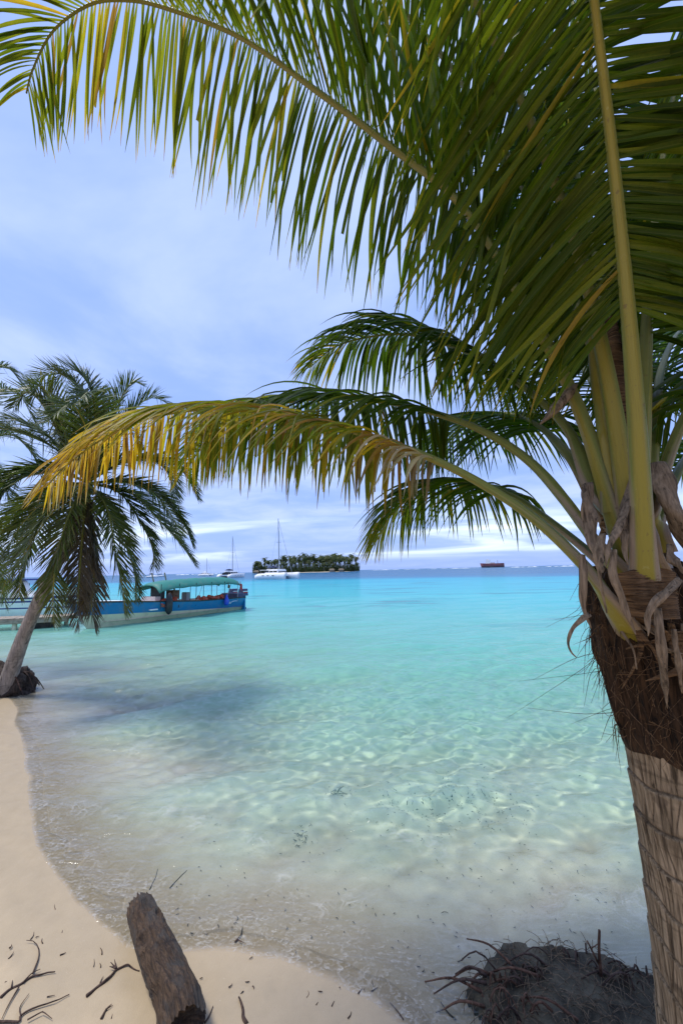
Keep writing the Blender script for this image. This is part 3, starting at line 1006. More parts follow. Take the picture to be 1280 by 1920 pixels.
def build_crown_base():
    # fibrous sheath: flares out above the bare trunk, ragged and dark
    ax = lambda z: np.array((TX, TY, z))
    zt = at(1240, 1060, 1.45)[2]
    zb = ZT - 0.02
    nu, nv = 110, 150
    s = np.linspace(0, 1, nu)
    a = np.arange(nv) / nv * 2 * np.pi
    prof = np.interp(s, [0, 0.03, 0.2, 0.45, 0.7, 0.9, 1.0], [0.178, 0.182, 0.190, 0.205, 0.208, 0.19, 0.15])
    S_, A_ = np.meshgrid(s, a, indexing='ij')
    p = np.stack([np.cos(A_).ravel() * 1.3, np.sin(A_).ravel() * 1.3, S_.ravel() * 1.2], -1)
    n1 = fbm(p, 11, 26, 0.8, 7).reshape(S_.shape)
    n2 = fbm(np.stack([np.cos(A_).ravel() * 5, np.sin(A_).ravel() * 5, S_.ravel() * 0.8], -1), 12, 24, 1, 6, 0.5).reshape(S_.shape)
    rr = prof[:, None] * (1 + (0.07 * n1 + 0.05 * n2) * np.clip(S_ / 0.15, 0.12, 1))
    zlo = zb + 0.02 * np.sin(A_ * 2 + 1) + 0.008 * np.sin(A_ * 5 + 2)
    Z = zlo + S_ * (zt - zb)
    V = np.stack([TX + rr * np.cos(A_) - 0.06 * S_, TY + rr * np.sin(A_), Z], -1)
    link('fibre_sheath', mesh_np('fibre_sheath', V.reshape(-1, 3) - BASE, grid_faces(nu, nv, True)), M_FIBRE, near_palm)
    # loose fibres
    mb = MB()
    r = np.random.default_rng(8)
    for i in range(520):
        an = r.uniform(0, 2 * np.pi)
        sv = r.uniform(0.05, 0.95)
        rad = np.interp(sv, s, prof) * 1.03
        b = np.array((TX + rad * math.cos(an) - 0.06 * sv, TY + rad * math.sin(an), zb + sv * (zt - zb)))
        o = np.array((math.cos(an), math.sin(an), 0))
        tan_ = np.array((-math.sin(an), math.cos(an), 0))
        ln = r.uniform(0.04, 0.16) if i > 14 else r.uniform(0.2, 0.34)
        k = r.uniform(0.1, 0.6) if i > 14 else 1.1
        pts = [b, b + ln * 0.4 * (o * k + tan_ * r.normal(0, 0.4) + np.array((0, 0, r.normal(-0.2, 0.6)))),
               b + ln * (o * k * 1.1 + tan_ * r.normal(0, 0.5) + np.array((0, 0, r.normal(-0.7, 0.4))))]
        q, _ = spline(pts, 7)
        mb.tube(q - BASE, np.linspace(0.0016, 0.0005, 7), 3, False)
    o = mb.build('loose_fibre', M_CLOTH, near_palm, True)
    o['kind'] = 'stuff'
    # woven fibre pouch under the front stalk: a bulging half cup with horizontal threads
    c = at(1216, 1110, 1.35)
    ex = norm(CR[:, 0])
    ez = np.array((0, 0, 1.0))
    ey = norm(np.cross(ez, ex))
    u = np.linspace(-1, 1, 26)
    v = np.linspace(-1, 1, 40)
    Uu, Vv = np.meshgrid(u, v)
    thr = 0.004 * np.sin(Vv * 60 + 3 * np.sin(Uu * 2.0) + Uu * 4)
    bul = 0.055 * np.sqrt(np.clip(1 - Uu ** 2, 0, 1)) * (0.85 - 0.35 * Vv) + thr
    Vp = c + (0.098 * Uu * (0.92 + 0.12 * Vv))[..., None] * ex + (0.085 * Vv - 0.02 * Uu ** 2 * (Vv > 0))[..., None] * ez - bul[..., None] * ey
    link('fibre_pouch', mesh_np('fibre_pouch', Vp.reshape(-1, 3) - BASE, grid_faces(40, 26)), M_CLOTH, near_palm)
    # brown cloth wrapping the young spear
    P, _ = spline([at(1168, 1000, 1.58), at(1160, 880, 1.63), at(1152, 760, 1.68), at(1146, 660, 1.72), at(1146, 598, 1.75)], 60)
    T, S, U = frames(P)
    a = np.arange(40) / 40 * 2 * np.pi
    s = np.linspace(0, 1, 60)
    rad = np.interp(s, [0, 0.3, 0.6, 0.85, 1], [0.075, 0.072, 0.060, 0.044, 0.02])
    thr = 0.0035 * np.sin(s[:, None] * 130 + 2 * np.sin(a)[None] * 2) + 0.006 * np.sin(3 * a + 7 * s[:, None])
    V = P[:, None] + (rad[:, None] + thr)[..., None] * (np.cos(a)[None, :, None] * S[:, None] + np.sin(a)[None, :, None] * U[:, None])
    link('spear_cloth', mesh_np('spear_cloth', V.reshape(-1, 3) - BASE, grid_faces(60, 40, True)), M_CLOTH, near_palm)
    # unopened pale green spears
    for pts, rr in (([(1150, 960, 1.5), (1128, 800, 1.53), (1112, 690, 1.58), (1104, 600, 1.62), (1100, 520, 1.66)], 0.028),
                    ([(1190, 960, 1.48), (1204, 800, 1.5), (1208, 690, 1.52), (1212, 600, 1.54), (1222, 560, 1.55)], 0.030)):
        P, _ = spline([at(*q) for q in pts], 40)
        link('spear', stalk_mesh('spear', P, rr, 0.008, 0.8, 0.6, 0.6, BASE), M_STALK, near_palm)
    # dry bracts and sheath strips
    B = [([(1176, 935, 1.36), (1156, 990, 1.31), (1140, 1030, 1.28), (1134, 1062, 1.27)], [.04, .046, .03, .006]),
         ([(1150, 1030, 1.28), (1148, 1075, 1.265), (1164, 1118, 1.255), (1177, 1156, 1.25), (1190, 1190, 1.25)], [.02, .036, .032, .024, .006]),
         ([(1275, 1085, 1.27), (1240, 1117, 1.255), (1216, 1152, 1.25), (1213, 1192, 1.25)], [.03, .04, .036, .012]),
         ([(1232, 1140, 1.28), (1238, 1195, 1.26), (1241, 1250, 1.27), (1245, 1300, 1.29), (1249, 1328, 1.30)], [.03, .04, .038, .03, .008]),
         ([(1094, 1040, 1.40), (1093, 1085, 1.38), (1094, 1135, 1.37), (1108, 1178, 1.37)], [.036, .040, .03, .005]),
         ([(1104, 1150, 1.37), (1090, 1160, 1.36), (1073, 1178, 1.36), (1065, 1203, 1.36), (1070, 1222, 1.36), (1080, 1233, 1.36)], [.03, .026, .018, .014, .009, .003]),
         ([(1100, 905, 1.46), (1104, 960, 1.42), (1108, 1010, 1.39), (1116, 1050, 1.36)], [.05, .07, .06, .035]),
         ([(1128, 1000, 1.36), (1120, 1050, 1.33), (1124, 1100, 1.32), (1136, 1150, 1.32)], [.03, .05, .04, .015]),
         ([(1262, 1180, 1.28), (1272, 1240, 1.28), (1278, 1300, 1.3)], [.02, .03, .01]),
         ([(1256, 1020, 1.36), (1262, 1050, 1.33), (1285, 1080, 1.3)], [.03, .05, .05]),
         ([(1190, 900, 1.42), (1172, 960, 1.38), (1168, 1020, 1.35), (1178, 1060, 1.33)], [.05, .06, .05, .03]),
         ]
    for i, (pts, w) in enumerate(B):
        w = [q * 0.72 for q in w[:-1]] + [0.003]
        ribbon('dry_bract', pts, w, M_BRACT, near_palm, BASE, curl=0.3, thick=0.003, seed=40 + i)
    r = np.random.default_rng(33)
    for i in range(22):
        an = R(-150 + i * 5.4 + r.normal(0, 4)) + (0 if i % 3 else R(8))
        s0 = r.uniform(0.55, 1.0)
        ln = r.uniform(0.14, 0.34)
        w0 = r.uniform(0.016, 0.040)
        pts = []
        for q in np.linspace(0, 1, 5):
            sv = s0 - q * ln / (zt - zb)
            rad = float(np.interp(sv, [0, 0.06, 0.2, 0.45, 0.7, 0.9, 1.0], [0.172, 0.178, 0.198, 0.225, 0.225, 0.20, 0.16])) * 1.04 + 0.012 + 0.03 * q ** 2 * r.uniform(0, 1)
            aq = an + 0.25 * q * r.normal()
            pts.append(np.array((TX + rad * math.cos(aq) - 0.06 * sv, TY + rad * math.sin(aq), zb + sv * (zt - zb))))
        ribbon('dry_bract', pts, [w0, w0 * 1.1, w0 * 0.8, w0 * 0.4, 0.004], M_BRACT if i % 2 else M_CLOTH, near_palm, BASE, curl=0.3, thick=0.0025, seed=80 + i, pixels=False, facing=(math.cos(an), math.sin(an), 0))
    # dead flower sheath pointing left, and a broken tan leaf base on the right
    P, _ = spline([at(1078, 722, 1.56), at(1052, 752, 1.54), at(1030, 778, 1.52), at(1012, 795, 1.51)], 26)
    MB().tube(P - BASE, np.interp(np.linspace(0, 1, 26), [0, .25, .6, 1], [.012, .036, .032, .006]), 10, True, 0.6).build('flower_sheath', M_BRACT, near_palm, True)
    P, _ = spline([at(1232, 868, 1.44), at(1250, 930, 1.40), at(1276, 985, 1.37), at(1320, 1040, 1.36)], 26)
    MB().tube(P - BASE, np.interp(np.linspace(0, 1, 26), [0, .2, 1], [.028, .046, .05]), 12, True, 0.55).build('broken_leaf_base', M_BRACT, near_palm, True)


build_crown_base()


# ---- palms on the left shore
def shore_palm(label, crown, trunk_pts, fr, seed, name='coconut_palm', n=120, Lm=0.60, root=True, r_tr=(0.135, 0.10)):
    base = trunk_pts[0]
    o = empty(name, base)
    tag(o, label, 'palm tree')
    P, _ = spline(trunk_pts, 70)
    T, S, U = frames(P)
    a = np.arange(22) / 22 * 2 * np.pi
    s = np.linspace(0, 1, 70)
    rad = np.interp(s, [0, 0.08, 0.3, 1], [r_tr[0] * 1.35, r_tr[0], r_tr[0] * 0.82, r_tr[1]])
    rad = rad * (1 + 0.035 * (((s * 26) % 1) ** 2))
    V = P[:, None] + rad[:, None, None] * (np.cos(a)[None, :, None] * S[:, None] + np.sin(a)[None, :, None] * U[:, None])
    link('trunk', mesh_np('trunk', V.reshape(-1, 3) - base, grid_faces(70, 22, True)), M_TRUNK2, o)
    for k, (pts, age, droop) in enumerate(fr):
        Q, L = spline([crown] + pts, 44)
        Vv, A = leaflets(Q, None, Lm, 0.034, n, 0.10, age, droop * 0.30, seed + k, seg=5, lift=0.25, fwd=(40, 64), ragged=0.08)
        f = link('frond', stalk_mesh('frond', Q, 0.035, 0.004, 0.7, 0.6, 0.2, base, n=6), M_STALK, o)
        lo = link('leaflet_mass', leaf_mesh('leaflet_mass', Vv, A, base, 5), M_LEAF_FAR, f)
        lo['kind'] = 'stuff'
    return o


def px_frond(D, pts):
    return [at(x, y, D + dd) for x, y, dd in pts]


gb = ground(8, 1292, 0.12)
D1 = float(project(gb)[2])
c1 = at(165, 905, D1)
LP = [([(185, 800, .1), (168, 722, .2), (132, 693, .3), (96, 722, .3)], 0.05, 0.3),
      ([(180, 820, -.7), (178, 765, -1.3), (168, 735, -1.8), (140, 760, -2.2)], 0.08, 0.8),
      ([(215, 840, .3), (250, 772, .6), (285, 745, .8), (316, 757, 1.0)], 0.10, 0.5),
      ([(125, 840, -.2), (82, 762, -.3), (50, 735, -.4), (25, 765, -.4)], 0.05, 0.6),
      ([(110, 845, .3), (50, 815, .6), (0, 805, .8), (-40, 830, 1.0)], 0.06, 1.1),
      ([(110, 880, -.2), (50, 880, -.5), (5, 905, -.7), (-20, 945, -.8)], 0.12, 1.3),
      ([(120, 910, .2), (60, 940, .3), (12, 985, .4), (-10, 1022, .4)], 0.12, 1.5),
      ([(120, 930, -.5), (66, 1000, -.9), (42, 1075, -1.1), (36, 1120, -1.1)], 0.30, 1.0),
      ([(132, 960, -.5), (106, 1050, -.8), (100, 1130, -.8), (102, 1168, -.8)], 0.36, 1.0),
      ([(158, 970, -.2), (150, 1070, -.3), (146, 1135, -.2), (148, 1175, -.2)], 0.88, 2.6),
      ([(172, 970, -.1), (176, 1080, -.2), (172, 1140, -.1), (180, 1180, -.1)], 0.90, 2.6),
      ([(150, 980, .1), (160, 1060, .2), (160, 1150, .2)], 0.92, 2.8),
      ([(200, 950, -.4), (218, 1040, -.6), (230, 1100, -.6), (236, 1150, -.6)], 0.26, 0.9),
      ([(225, 925, -.2), (268, 985, -.3), (286, 1030, -.3), (289, 1062, -.3)], 0.16, 0.9),
      ([(240, 905, .2), (300, 930, .4), (345, 985, .5), (361, 1022, .5)], 0.12, 1.1),
      ([(235, 865, .4), (305, 862, .8), (350, 890, 1.0), (372, 935, 1.1)], 0.12, 1.3),
      ([(205, 960, .3), (236, 1020, .5), (252, 1075, .5), (257, 1125, .5)], 0.14, 1.2),
      ([(150, 850, .8), (120, 790, 1.4), (90, 780, 2.0), (60, 810, 2.4)], 0.05, 1.0),
      ([(190, 850, .9), (215, 800, 1.6), (240, 800, 2.1), (262, 835, 2.4)], 0.05, 1.0),
      ([(100, 960, .4), (50, 1030, .7), (15, 1080, .8), (0, 1130, .8)], 0.20, 1.3),
      ]
r_lp = np.random.default_rng(41)
for p, a, d in list(LP)[:7] + list(LP)[13:16]:
    if a < 0.5:
        jx, jy, jd = r_lp.normal(0, 16), r_lp.normal(0, 14), r_lp.normal(0, 0.5)
        LP.append(([(x + jx * (i + 1) * 0.6, y + jy * (i + 1) * 0.5, dd + jd * (i + 1) * 0.4) for i, (x, y, dd) in enumerate(p)], a + r_lp.uniform(-0.04, 0.12), d))
shore_palm('leaning coconut palm on the left shore whose grey trunk bends over the water',
           c1, [np.array((gb[0], gb[1], gb[2] - 0.1)), at(40, 1205, D1), at(72, 1130, D1), at(118, 1030, D1), at(150, 950, D1), c1],
           [(px_frond(D1, p), a, d) for p, a, d in LP], 100)
D2 = D1 + 3.0
c2 = at(-80, 830, D2)
g2 = ground(-150, 1255, 0.3)
LP2 = [([(-60, 740, 0), (-25, 690, 0), (15, 690, 0), (45, 725, 0)], 0.05, 0.5),
       ([(-40, 760, -.6), (0, 730, -.9), (40, 745, -1.0), (70, 800, -1.0)], 0.06, 1.0),
       ([(-30, 820, .3), (20, 815, .5), (60, 850, .6), (80, 900, .6)], 0.08, 1.3),
       ([(-40, 860, -.6), (0, 900, -1.0), (30, 960, -1.1), (35, 1010, -1.1)], 0.12, 1.3),
       ([(-50, 900, -.4), (-20, 970, -.6), (-5, 1050, -.6), (0, 1110, -.6)], 0.25, 1.1),
       ([(-60, 920, -1.0), (-30, 1000, -1.6), (0, 1080, -1.8), (12, 1140, -1.8)], 0.30, 1.0),
       ([(-120, 760, 0), (-160, 740, 0), (-210, 780, 0)], 0.06, 1.0),
       ([(-130, 870, 0), (-180, 920, 0), (-200, 1000, 0)], 0.1, 1.0),
       ([(-100, 900, .5), (-110, 1000, .6), (-110, 1080, .6)], 0.9, 2.0)]
shore_palm('coconut palm at the left edge showing only the tips of its fronds',
           c2, [g2, g2 * 0.5 + c2 * 0.5 + np.array((-0.3, 0, 0)), c2], [(px_frond(D2, p), a, d) for p, a, d in LP2], 200)


def build_root_ball():
    # dark root mass under the leaning palm
    r = np.random.default_rng(3)
    o = empty('root_ball', ground(6, 1300, 0.0))
    tag(o, 'dark root mass under the leaning palm at the water edge', 'roots')
    base = np.array(o.location)
    nu, nv = 40, 60
    th = np.linspace(0.02, np.pi / 2 + 0.15, nu)
    a = np.arange(nv) / nv * 2 * np.pi
    Th, A_ = np.meshgrid(th, a, indexing='ij')
    d = np.stack([np.sin(Th) * np.cos(A_), np.sin(Th) * np.sin(A_), np.cos(Th)], -1)
    rr = 1 + 0.16 * fbm(d.reshape(-1, 3) * 1.2, 5, 26, 0.8, 8, 0.8).reshape(Th.shape)
    V = d * rr[..., None] * np.array((0.55, 0.42, 0.50))
    link('root_mass', mesh_np('root_mass', V.reshape(-1, 3), grid_faces(nu, nv, True)), M_ROOT, o)
    for i in range(26):
        an = r.uniform(0, 6.28)
        b = np.array((0.30 * math.cos(an), 0.26 * math.sin(an), r.uniform(0.28, 0.42)))
        e = np.array((0.62 * math.cos(an + r.normal(0, .2)), 0.5 * math.sin(an), r.uniform(-0.1, 0.2)))
        q, _ = spline([b, (b + e) / 2 + np.array((0, 0, 0.10)), e], 8)
        MB().tube(q, np.linspace(0.016, 0.006, 8), 5).build('root', M_TWIG if i % 3 else M_ROOTRED, o, True)


build_root_ball()

# ------------------------------------------------------------------ tour boat
M_BLUE = paint('boat_blue', (0.008, 0.18, 0.40), 0.35)
M_CREAM = paint('boat_cream', (0.62, 0.60, 0.42), 0.45, 0.2)
M_WHITE = paint('boat_white', (0.84, 0.84, 0.82), 0.4, 0.08)
M_PINK = paint('boat_inside', (0.62, 0.53, 0.50), 0.5, 0.15)
M_GREENTARP = paint('canopy_green', (0.018, 0.18, 0.145), 0.6, 0.10)
M_DARK = paint('dark_fittings', (0.018, 0.018, 0.022), 0.5, 0.1)
M_NAVY = paint('outboard_navy', (0.03, 0.045, 0.12), 0.35, 0.1)
M_RED = paint('life_jacket_red', (0.45, 0.07, 0.03), 0.8, 0.25)
M_GREY = paint('grey_metal', (0.30, 0.31, 0.33), 0.4, 0.1)
M_WOOD = make_bark('dock_wood', (0.20, 0.16, 0.12), (0.42, 0.36, 0.28), (3, 30, 30), 5.0, 0.0, 0.5)
M_NAVYSTRIPE = paint('navy_stripe', (0.015, 0.03, 0.22), 0.35, 0.06)
M_FLAG = paint('flag_red', (0.50, 0.03, 0.03), 0.8, 0.2)
M_FLAGD = paint('flag_dark', (0.10, 0.05, 0.02), 0.8, 0.2)
M_BUOY = paint('buoy_blue', (0.02, 0.08, 0.55), 0.45, 0.1)
M_GLASS, nt_ = new_mat('tinted_window')
out(nt_, principled(nt_, (0.015, 0.02, 0.03), 0.08, 0.6))


def hull_sections(L, beam, sheer, keel, rake, ns=34):
    """returns arrays of stations: x at waterline, half beam, gunwale height"""
    s = np.linspace(0, 1, ns)
    hb = beam / 2 * np.interp(s, [0, 0.06, 0.18, 0.4, 0.7, 1], [0.02, 0.28, 0.62, 0.95, 1.0, 0.88])
    hs = np.interp(s, [0, 0.25, 0.6, 1], sheer)
    return s, hb, hs


def hull_strip(L, beam, sheer, keel, rake, zlo, zhi, off=0.0, ns=34):
    """one band of the hull side (both sides), between two height functions of s"""
    s, hb, hs = hull_sections(L, beam, sheer, keel, rake, ns)
    mb = MB()
    for sg in (1, -1):
        V = np.zeros((ns, 6, 3))
        for j in range(6):
            k = j / 5
            z = zlo(s, hs) * (1 - k) + zhi(s, hs) * k
            rel = np.clip((z - keel) / (hs - keel), 0, 1)
            wid = hb * (0.30 + 0.70 * rel ** 0.55)
            xx = s * L - rake * np.clip(1 - s * 5, 0, 1) * np.maximum(z, keel) / hs.max()
            V[:, j] = np.stack([xx, sg * (wid + off), z], -1)
        f = grid_faces(ns, 6)
        mb.add(V.reshape(-1, 3), f if sg < 0 else f[:, ::-1])
    return mb


def build_tour_boat():
    b = ground(163, 1179, 0.0)
    e = ground(441, 1142, 0.0)
    v = e - b
    L = float(np.hypot(v[0], v[1]))
    o = empty('tour_boat', b, math.atan2(v[1], v[0]))
    tag(o, 'long blue and cream tour boat with green canopy moored at the dock', 'boat')
    W = 1.95
    sheer = [1.18, 0.98, 0.80, 0.74]
    keel = -0.22
    rk = 0.9
    band = lambda s, hs: np.interp(s, [0, 0.35, 1], [0.58, 0.42, 0.16])
    hull_strip(L, W, sheer, keel, rk, lambda s, hs: 0 * s + keel, band).build('hull_bottom', M_CREAM, o, True)
    hull_strip(L, W, sheer, keel, rk, band, lambda s, hs: hs - 0.05).build('hull_side', M_BLUE, o, True)
    hull_strip(L, W, sheer, keel, rk, lambda s, hs: hs - 0.052, lambda s, hs: hs + 0.012, 0.02).build('gunwale', M_DARK, o, True)
    hull_strip(L, W, sheer, keel, rk, lambda s, hs: 0 * s + 0.2, lambda s, hs: hs, -0.05).build('inner_lining', M_PINK, o, True)
    s, hb, hs = hull_sections(L, W, sheer, keel, rk)
    mb = MB()
    V = np.stack([np.stack([s * L, hb * 0.86, 0 * s + 0.22], -1), np.stack([s * L, -hb * 0.86, 0 * s + 0.22], -1)], 1)
    mb.add(V.reshape(-1, 3), grid_faces(len(s), 2))
    mb.build('deck', M_PINK, o)
    # foredeck and transom
    k = s < 0.2
    V = np.stack([np.stack([s[k] * L - rk * np.clip(1 - s[k] * 5, 0, 1), hb[k] * 0.97, hs[k] + 0.02], -1), np.stack([s[k] * L - rk * np.clip(1 - s[k] * 5, 0, 1), -hb[k] * 0.97, hs[k] + 0.02], -1)], 1)
    MB().add(V.reshape(-1, 3), grid_faces(int(k.sum()), 2)).build('foredeck', M_WHITE, o)
    MB().box((L - 0.02, 0, 0.28), (0.08, W * 0.84, 0.86)).build('transom', M_BLUE, o, bevel=0.01)
    # benches
    for i, q in enumerate((0.30, 0.39, 0.48, 0.57, 0.66, 0.75, 0.84)):
        MB().box((q * L, 0, 0.56), (0.38, W * 0.80, 0.06)).build('bench', M_WHITE, o, bevel=0.01)
    # canopy: an arched tarpaulin with turned-down ends
    n = 30
    x = np.linspace(0.315, 0.945, n) * L
    y = np.linspace(-1, 1, 15)
    X, Yv = np.meshgrid(x, y, indexing='ij')
    fr_ = (X - x[0]) / (x[-1] - x[0])
    zc = 1.84 + 0.06 * np.sin(fr_ * np.pi) + 0.10 * fr_
    endr = 0.16 * (np.exp(-((1 - fr_) / 0.05)) + np.exp(-(fr_ / 0.04)))
    sag = 0.015 * np.cos(fr_ * 2 * np.pi * 6)
    top = np.stack([X, Yv * W * 0.47, zc - 0.36 * np.abs(Yv) ** 3.0 - endr + sag], -1)
    bot = top - np.array((0, 0, 0.045))
    MB().loft(np.concatenate([top, bot[:, ::-1]], 1), True, True).build('canopy', M_GREENTARP, o, True)
    for q in (0.33, 0.45, 0.57, 0.69, 0.80, 0.92):
        for sg in (-1, 1):
            MB().tube([(q * L, sg * W * 0.44, 0.55), (q * L, sg * W * 0.44, 1.72)], 0.017, 6).build('canopy_post', M_DARK if q < 0.9 else M_GREY, o)
    for q in (0.62, 0.86):
        MB().tube([(q * L - 0.35, -W * 0.44, 0.75), (q * L, -W * 0.44, 1.66)], 0.012, 6).build('canopy_brace', M_GREY, o)
    # console, seat frame, dark rear window panel under the canopy
    MB().box((0.40 * L, 0.25, 1.22), (0.30, 0.75, 0.90)).build('console', M_DARK, o, bevel=0.02)
    MB().box((0.345 * L, 0.1, 0.98), (0.30, 1.1, 0.30)).build('seat_box', M_PINK, o, bevel=0.02)
    mb = MB()
    for yy in (-0.2, 0.3):
        mb.tube([(0.49 * L, yy, 0.6), (0.47 * L, yy, 1.5)], 0.035, 6)
    mb.box((0.485 * L, 0.05, 1.15), (0.35, 0.6, 0.45)).box((0.47 * L, 0.05, 1.5), (0.42, 0.7, 0.06))
    mb.build('helm_seat', make_bark('helm_wood', (0.16, 0.08, 0.05), (0.35, 0.2, 0.14), (3, 3, 20)), o)
    MB().box((0.565 * L, -0.1, 1.02), (0.22, 0.4, 0.42)).build('cooler_box', M_GREY, o, bevel=0.02)
    # two outboards
    for yy in (-0.42, 0.42):
        mb = MB()
        mb.box((L + 0.22, yy, 1.00), (0.50, 0.40, 0.42), taper=0.86).box((L + 0.26, yy, 0.45), (0.20, 0.18, 0.75)).box((L + 0.30, yy, 0.02), (0.42, 0.05, 0.14))
        en = mb.build('outboard', M_NAVY, o, bevel=0.03)
        MB().box((L + 0.22, yy - 0.205 * 0.93, 1.05), (0.40, 0.012, 0.05)).build('stripe', M_WHITE, en)
        MB().box((L + 0.22, yy - 0.205 * 0.96, 0.98), (0.40, 0.012, 0.045)).build('stripe', M_FLAG, en)
    MB().box((L - 0.25, 0, 0.83), (0.5, W * 0.7, 0.30)).build('engine_well', M_NAVY, o, bevel=0.03)
    # two wooden poles sticking up from the canopy
    for x0 in (0.375, 0.46):
        MB().tube([(x0 * L + 0.14, 0.5, 1.80), (x0 * L, 0.5, 2.28)], 0.035, 6).build('roof_pole', M_WOOD, o)
    # flags at the stern posts
    for x0, m_, sz in ((0.925, M_FLAG, 0.36), (0.815, M_FLAGD, 0.26)):
        n = 12
        u, w = np.meshgrid(np.linspace(0, 1, n), np.linspace(0, 1, n), indexing='ij')
        V = np.stack([x0 * L + 0.02 + sz * 0.8 * u * (0.6 + 0.4 * w), -W * 0.46 - 0.05 - 0.05 * np.sin(u * 9 + w * 3), 1.68 - sz * w * 1.1 - 0.2 * u], -1)
        MB().add(V.reshape(-1, 3), grid_faces(n, n)).build('flag', m_, o, True)
    # painted name and stern mark: loose brush strokes
    mb = MB()

    def side_pt(x_, z_):
        ss = x_ / L
        hbv = np.interp(ss, s, hb)
        hsv = np.interp(ss, s, hs)
        rel = np.clip((z_ - keel) / (hsv - keel), 0, 1)
        return np.array((x_, -(hbv * (0.30 + 0.70 * rel ** 0.55) + 0.012), z_))
    strokes = [[(.0, 0), (.03, .2)], [(.03, .2), (.09, .17)], [(.11, .0), (.11, .07)], [(.18, 0), (.18, .07)], [(.25, 0), (.26, .1)], [(.26, .1), (.31, .08), (.31, 0)], [(.31, .08), (.36, .08), (.36, 0)],
               [(.42, -.05), (.42, .09), (.48, .08), (.47, .0), (.42, .0)]]
    for st in strokes:
        q = [side_pt(0.118 * L + u * 1.15, 0.72 + w * 0.9) for u, w in st]
        mb.tube(q, 0.014, 5)
    mb.build('name_lettering', M_WHITE, o)
    mb = MB()
    for st in ([(.0, 0), (.04, .12), (.08, .0)], [(.1, .1), (.16, .02)], [(.1, .0), (.2, .09), (.42, .13), (.62, .12)]):
        q, _ = spline([side_pt(0.845 * L + u, 0.44 + w) for u, w in st], 8)
        mb.tube(q, 0.014, 5)
    mb.build('stern_lettering', M_WHITE, o)

    # loose things aboard
    def loc(x_, y_, z_):
        return np.array(o.matrix_basis @ Vector((x_, y_, z_)))
    r = np.random.default_rng(4)
    k = 0
    for q in (0.36, 0.385, 0.42, 0.45, 0.63, 0.66, 0.69, 0.725, 0.76, 0.79):
        mb = MB()
        mb.box((0, 0, 0.06), (0.34, 0.5, 0.12), taper=0.8).box((0.05, 0.12, 0.15), (0.26, 0.2, 0.10), taper=0.7, rz=0.3).box((-0.05, -0.14, 0.14), (0.24, 0.18, 0.09), taper=0.7, rz=-0.2)
        j = mb.build('life_jacket', M_RED, None, True, bevel=0.03)
        j.location = loc(q * L, -W * 0.30 + r.normal(0, 0.03), 0.70 + 0.12 * r.uniform())
        j.rotation_euler = (r.normal(0, 0.3), r.normal(0, 0.3), o.rotation_euler.z + r.normal(0, 0.4))
        tag(j, 'orange red life jacket heaped on the near side benches of the tour boat', 'life jacket', 'life jackets aboard the tour boat')
        k += 1
    P = side_pt(0.375 * L, 0.60)
    prof = [(0, .62), (.07, .58), (.14, .40), (.17, .1), (.16, -.25), (.10, -.36), (.03, -.42), (0, -.43)]
    a = np.arange(14) / 14 * 2 * np.pi
    ring = [[(rr * math.cos(t), rr * math.sin(t), z) for t in a] for rr, z in prof]
    f = MB().loft(ring, True, True).build('fender', M_DARK, None, True)
    f.location = loc(P[0], P[1] - 0.16, 0.70)
    tag(f, 'black rubber fender hanging on the side of the tour boat', 'fender')
    P = side_pt(0.80 * L, 0.60)
    prof = [(0, .34), (.04, .32), (.06, .2), (.13, .05), (.15, -.1), (.11, -.24), (0, -.28)]
    ring = [[(rr * math.cos(t), rr * math.sin(t), z) for t in a] for rr, z in prof]
    f = MB().loft(ring, True, True).build('mooring_buoy', M_BUOY, None, True)
    f.location = loc(P[0], P[1] - 0.15, 0.66)
    tag(f, 'bright blue float hanging near the stern of the tour boat', 'buoy')


build_tour_boat()


def build_dock_boat():
    b = ground(86, 1163, 0.0)
    e = ground(-190, 1170, 0.0)
    v = e - b
    L = 9.0
    o = empty('motor_boat', b + np.array((0, 1.6, 0)), math.atan2(v[1], v[0]) - 0.10)
    tag(o, 'white motor boat with navy blue stripes behind the wooden dock', 'boat')
    W, sheer, keel, rk = 2.2, [1.50, 1.32, 1.2, 1.15], -0.2, 0.8
    cuts = [(-0.2, 0.50, M_WHITE, 'hull_bottom'), (0.50, 0.57, M_NAVYSTRIPE, 'stripe'), (0.57, 0.84, M_WHITE, 'hull_side'), (0.84, 0.93, M_NAVYSTRIPE, 'stripe'),
            (0.93, 1.02, M_WHITE, 'hull_side'), (1.02, 1.16, M_NAVYSTRIPE, 'stripe')]
    for z0, z1, m_, nm in cuts:
        hull_strip(L, W, sheer, keel, rk, lambda s, hs: 0 * s + z0, lambda s, hs: 0 * s + z1).build(nm, m_, o, True)
    hull_strip(L, W, sheer, keel, rk, lambda s, hs: 0 * s + 1.16, lambda s, hs: hs + 0.1).build('gunwale', M_WHITE, o, True)
    MB().box((4.6, 0, 1.15), (6.4, 1.8, 0.06)).build('deck', M_WHITE, o)
    MB().box((4.6, 0, 1.62), (3.6, 1.5, 0.8), taper=0.82).build('cabin', M_WHITE, o, bevel=0.08)
    for sg in (-1, 1):
        for k in range(4):
            MB().box((3.4 + k * 0.78, sg * 0.72, 1.70), (0.6, 0.04, 0.30), rx=0.16 * sg).build('window', M_GLASS, o)
    MB().box((4.6, 0, 2.07), (3.9, 1.7, 0.09)).build('cabin_roof', M_NAVYSTRIPE, o, bevel=0.03)


build_dock_boat()


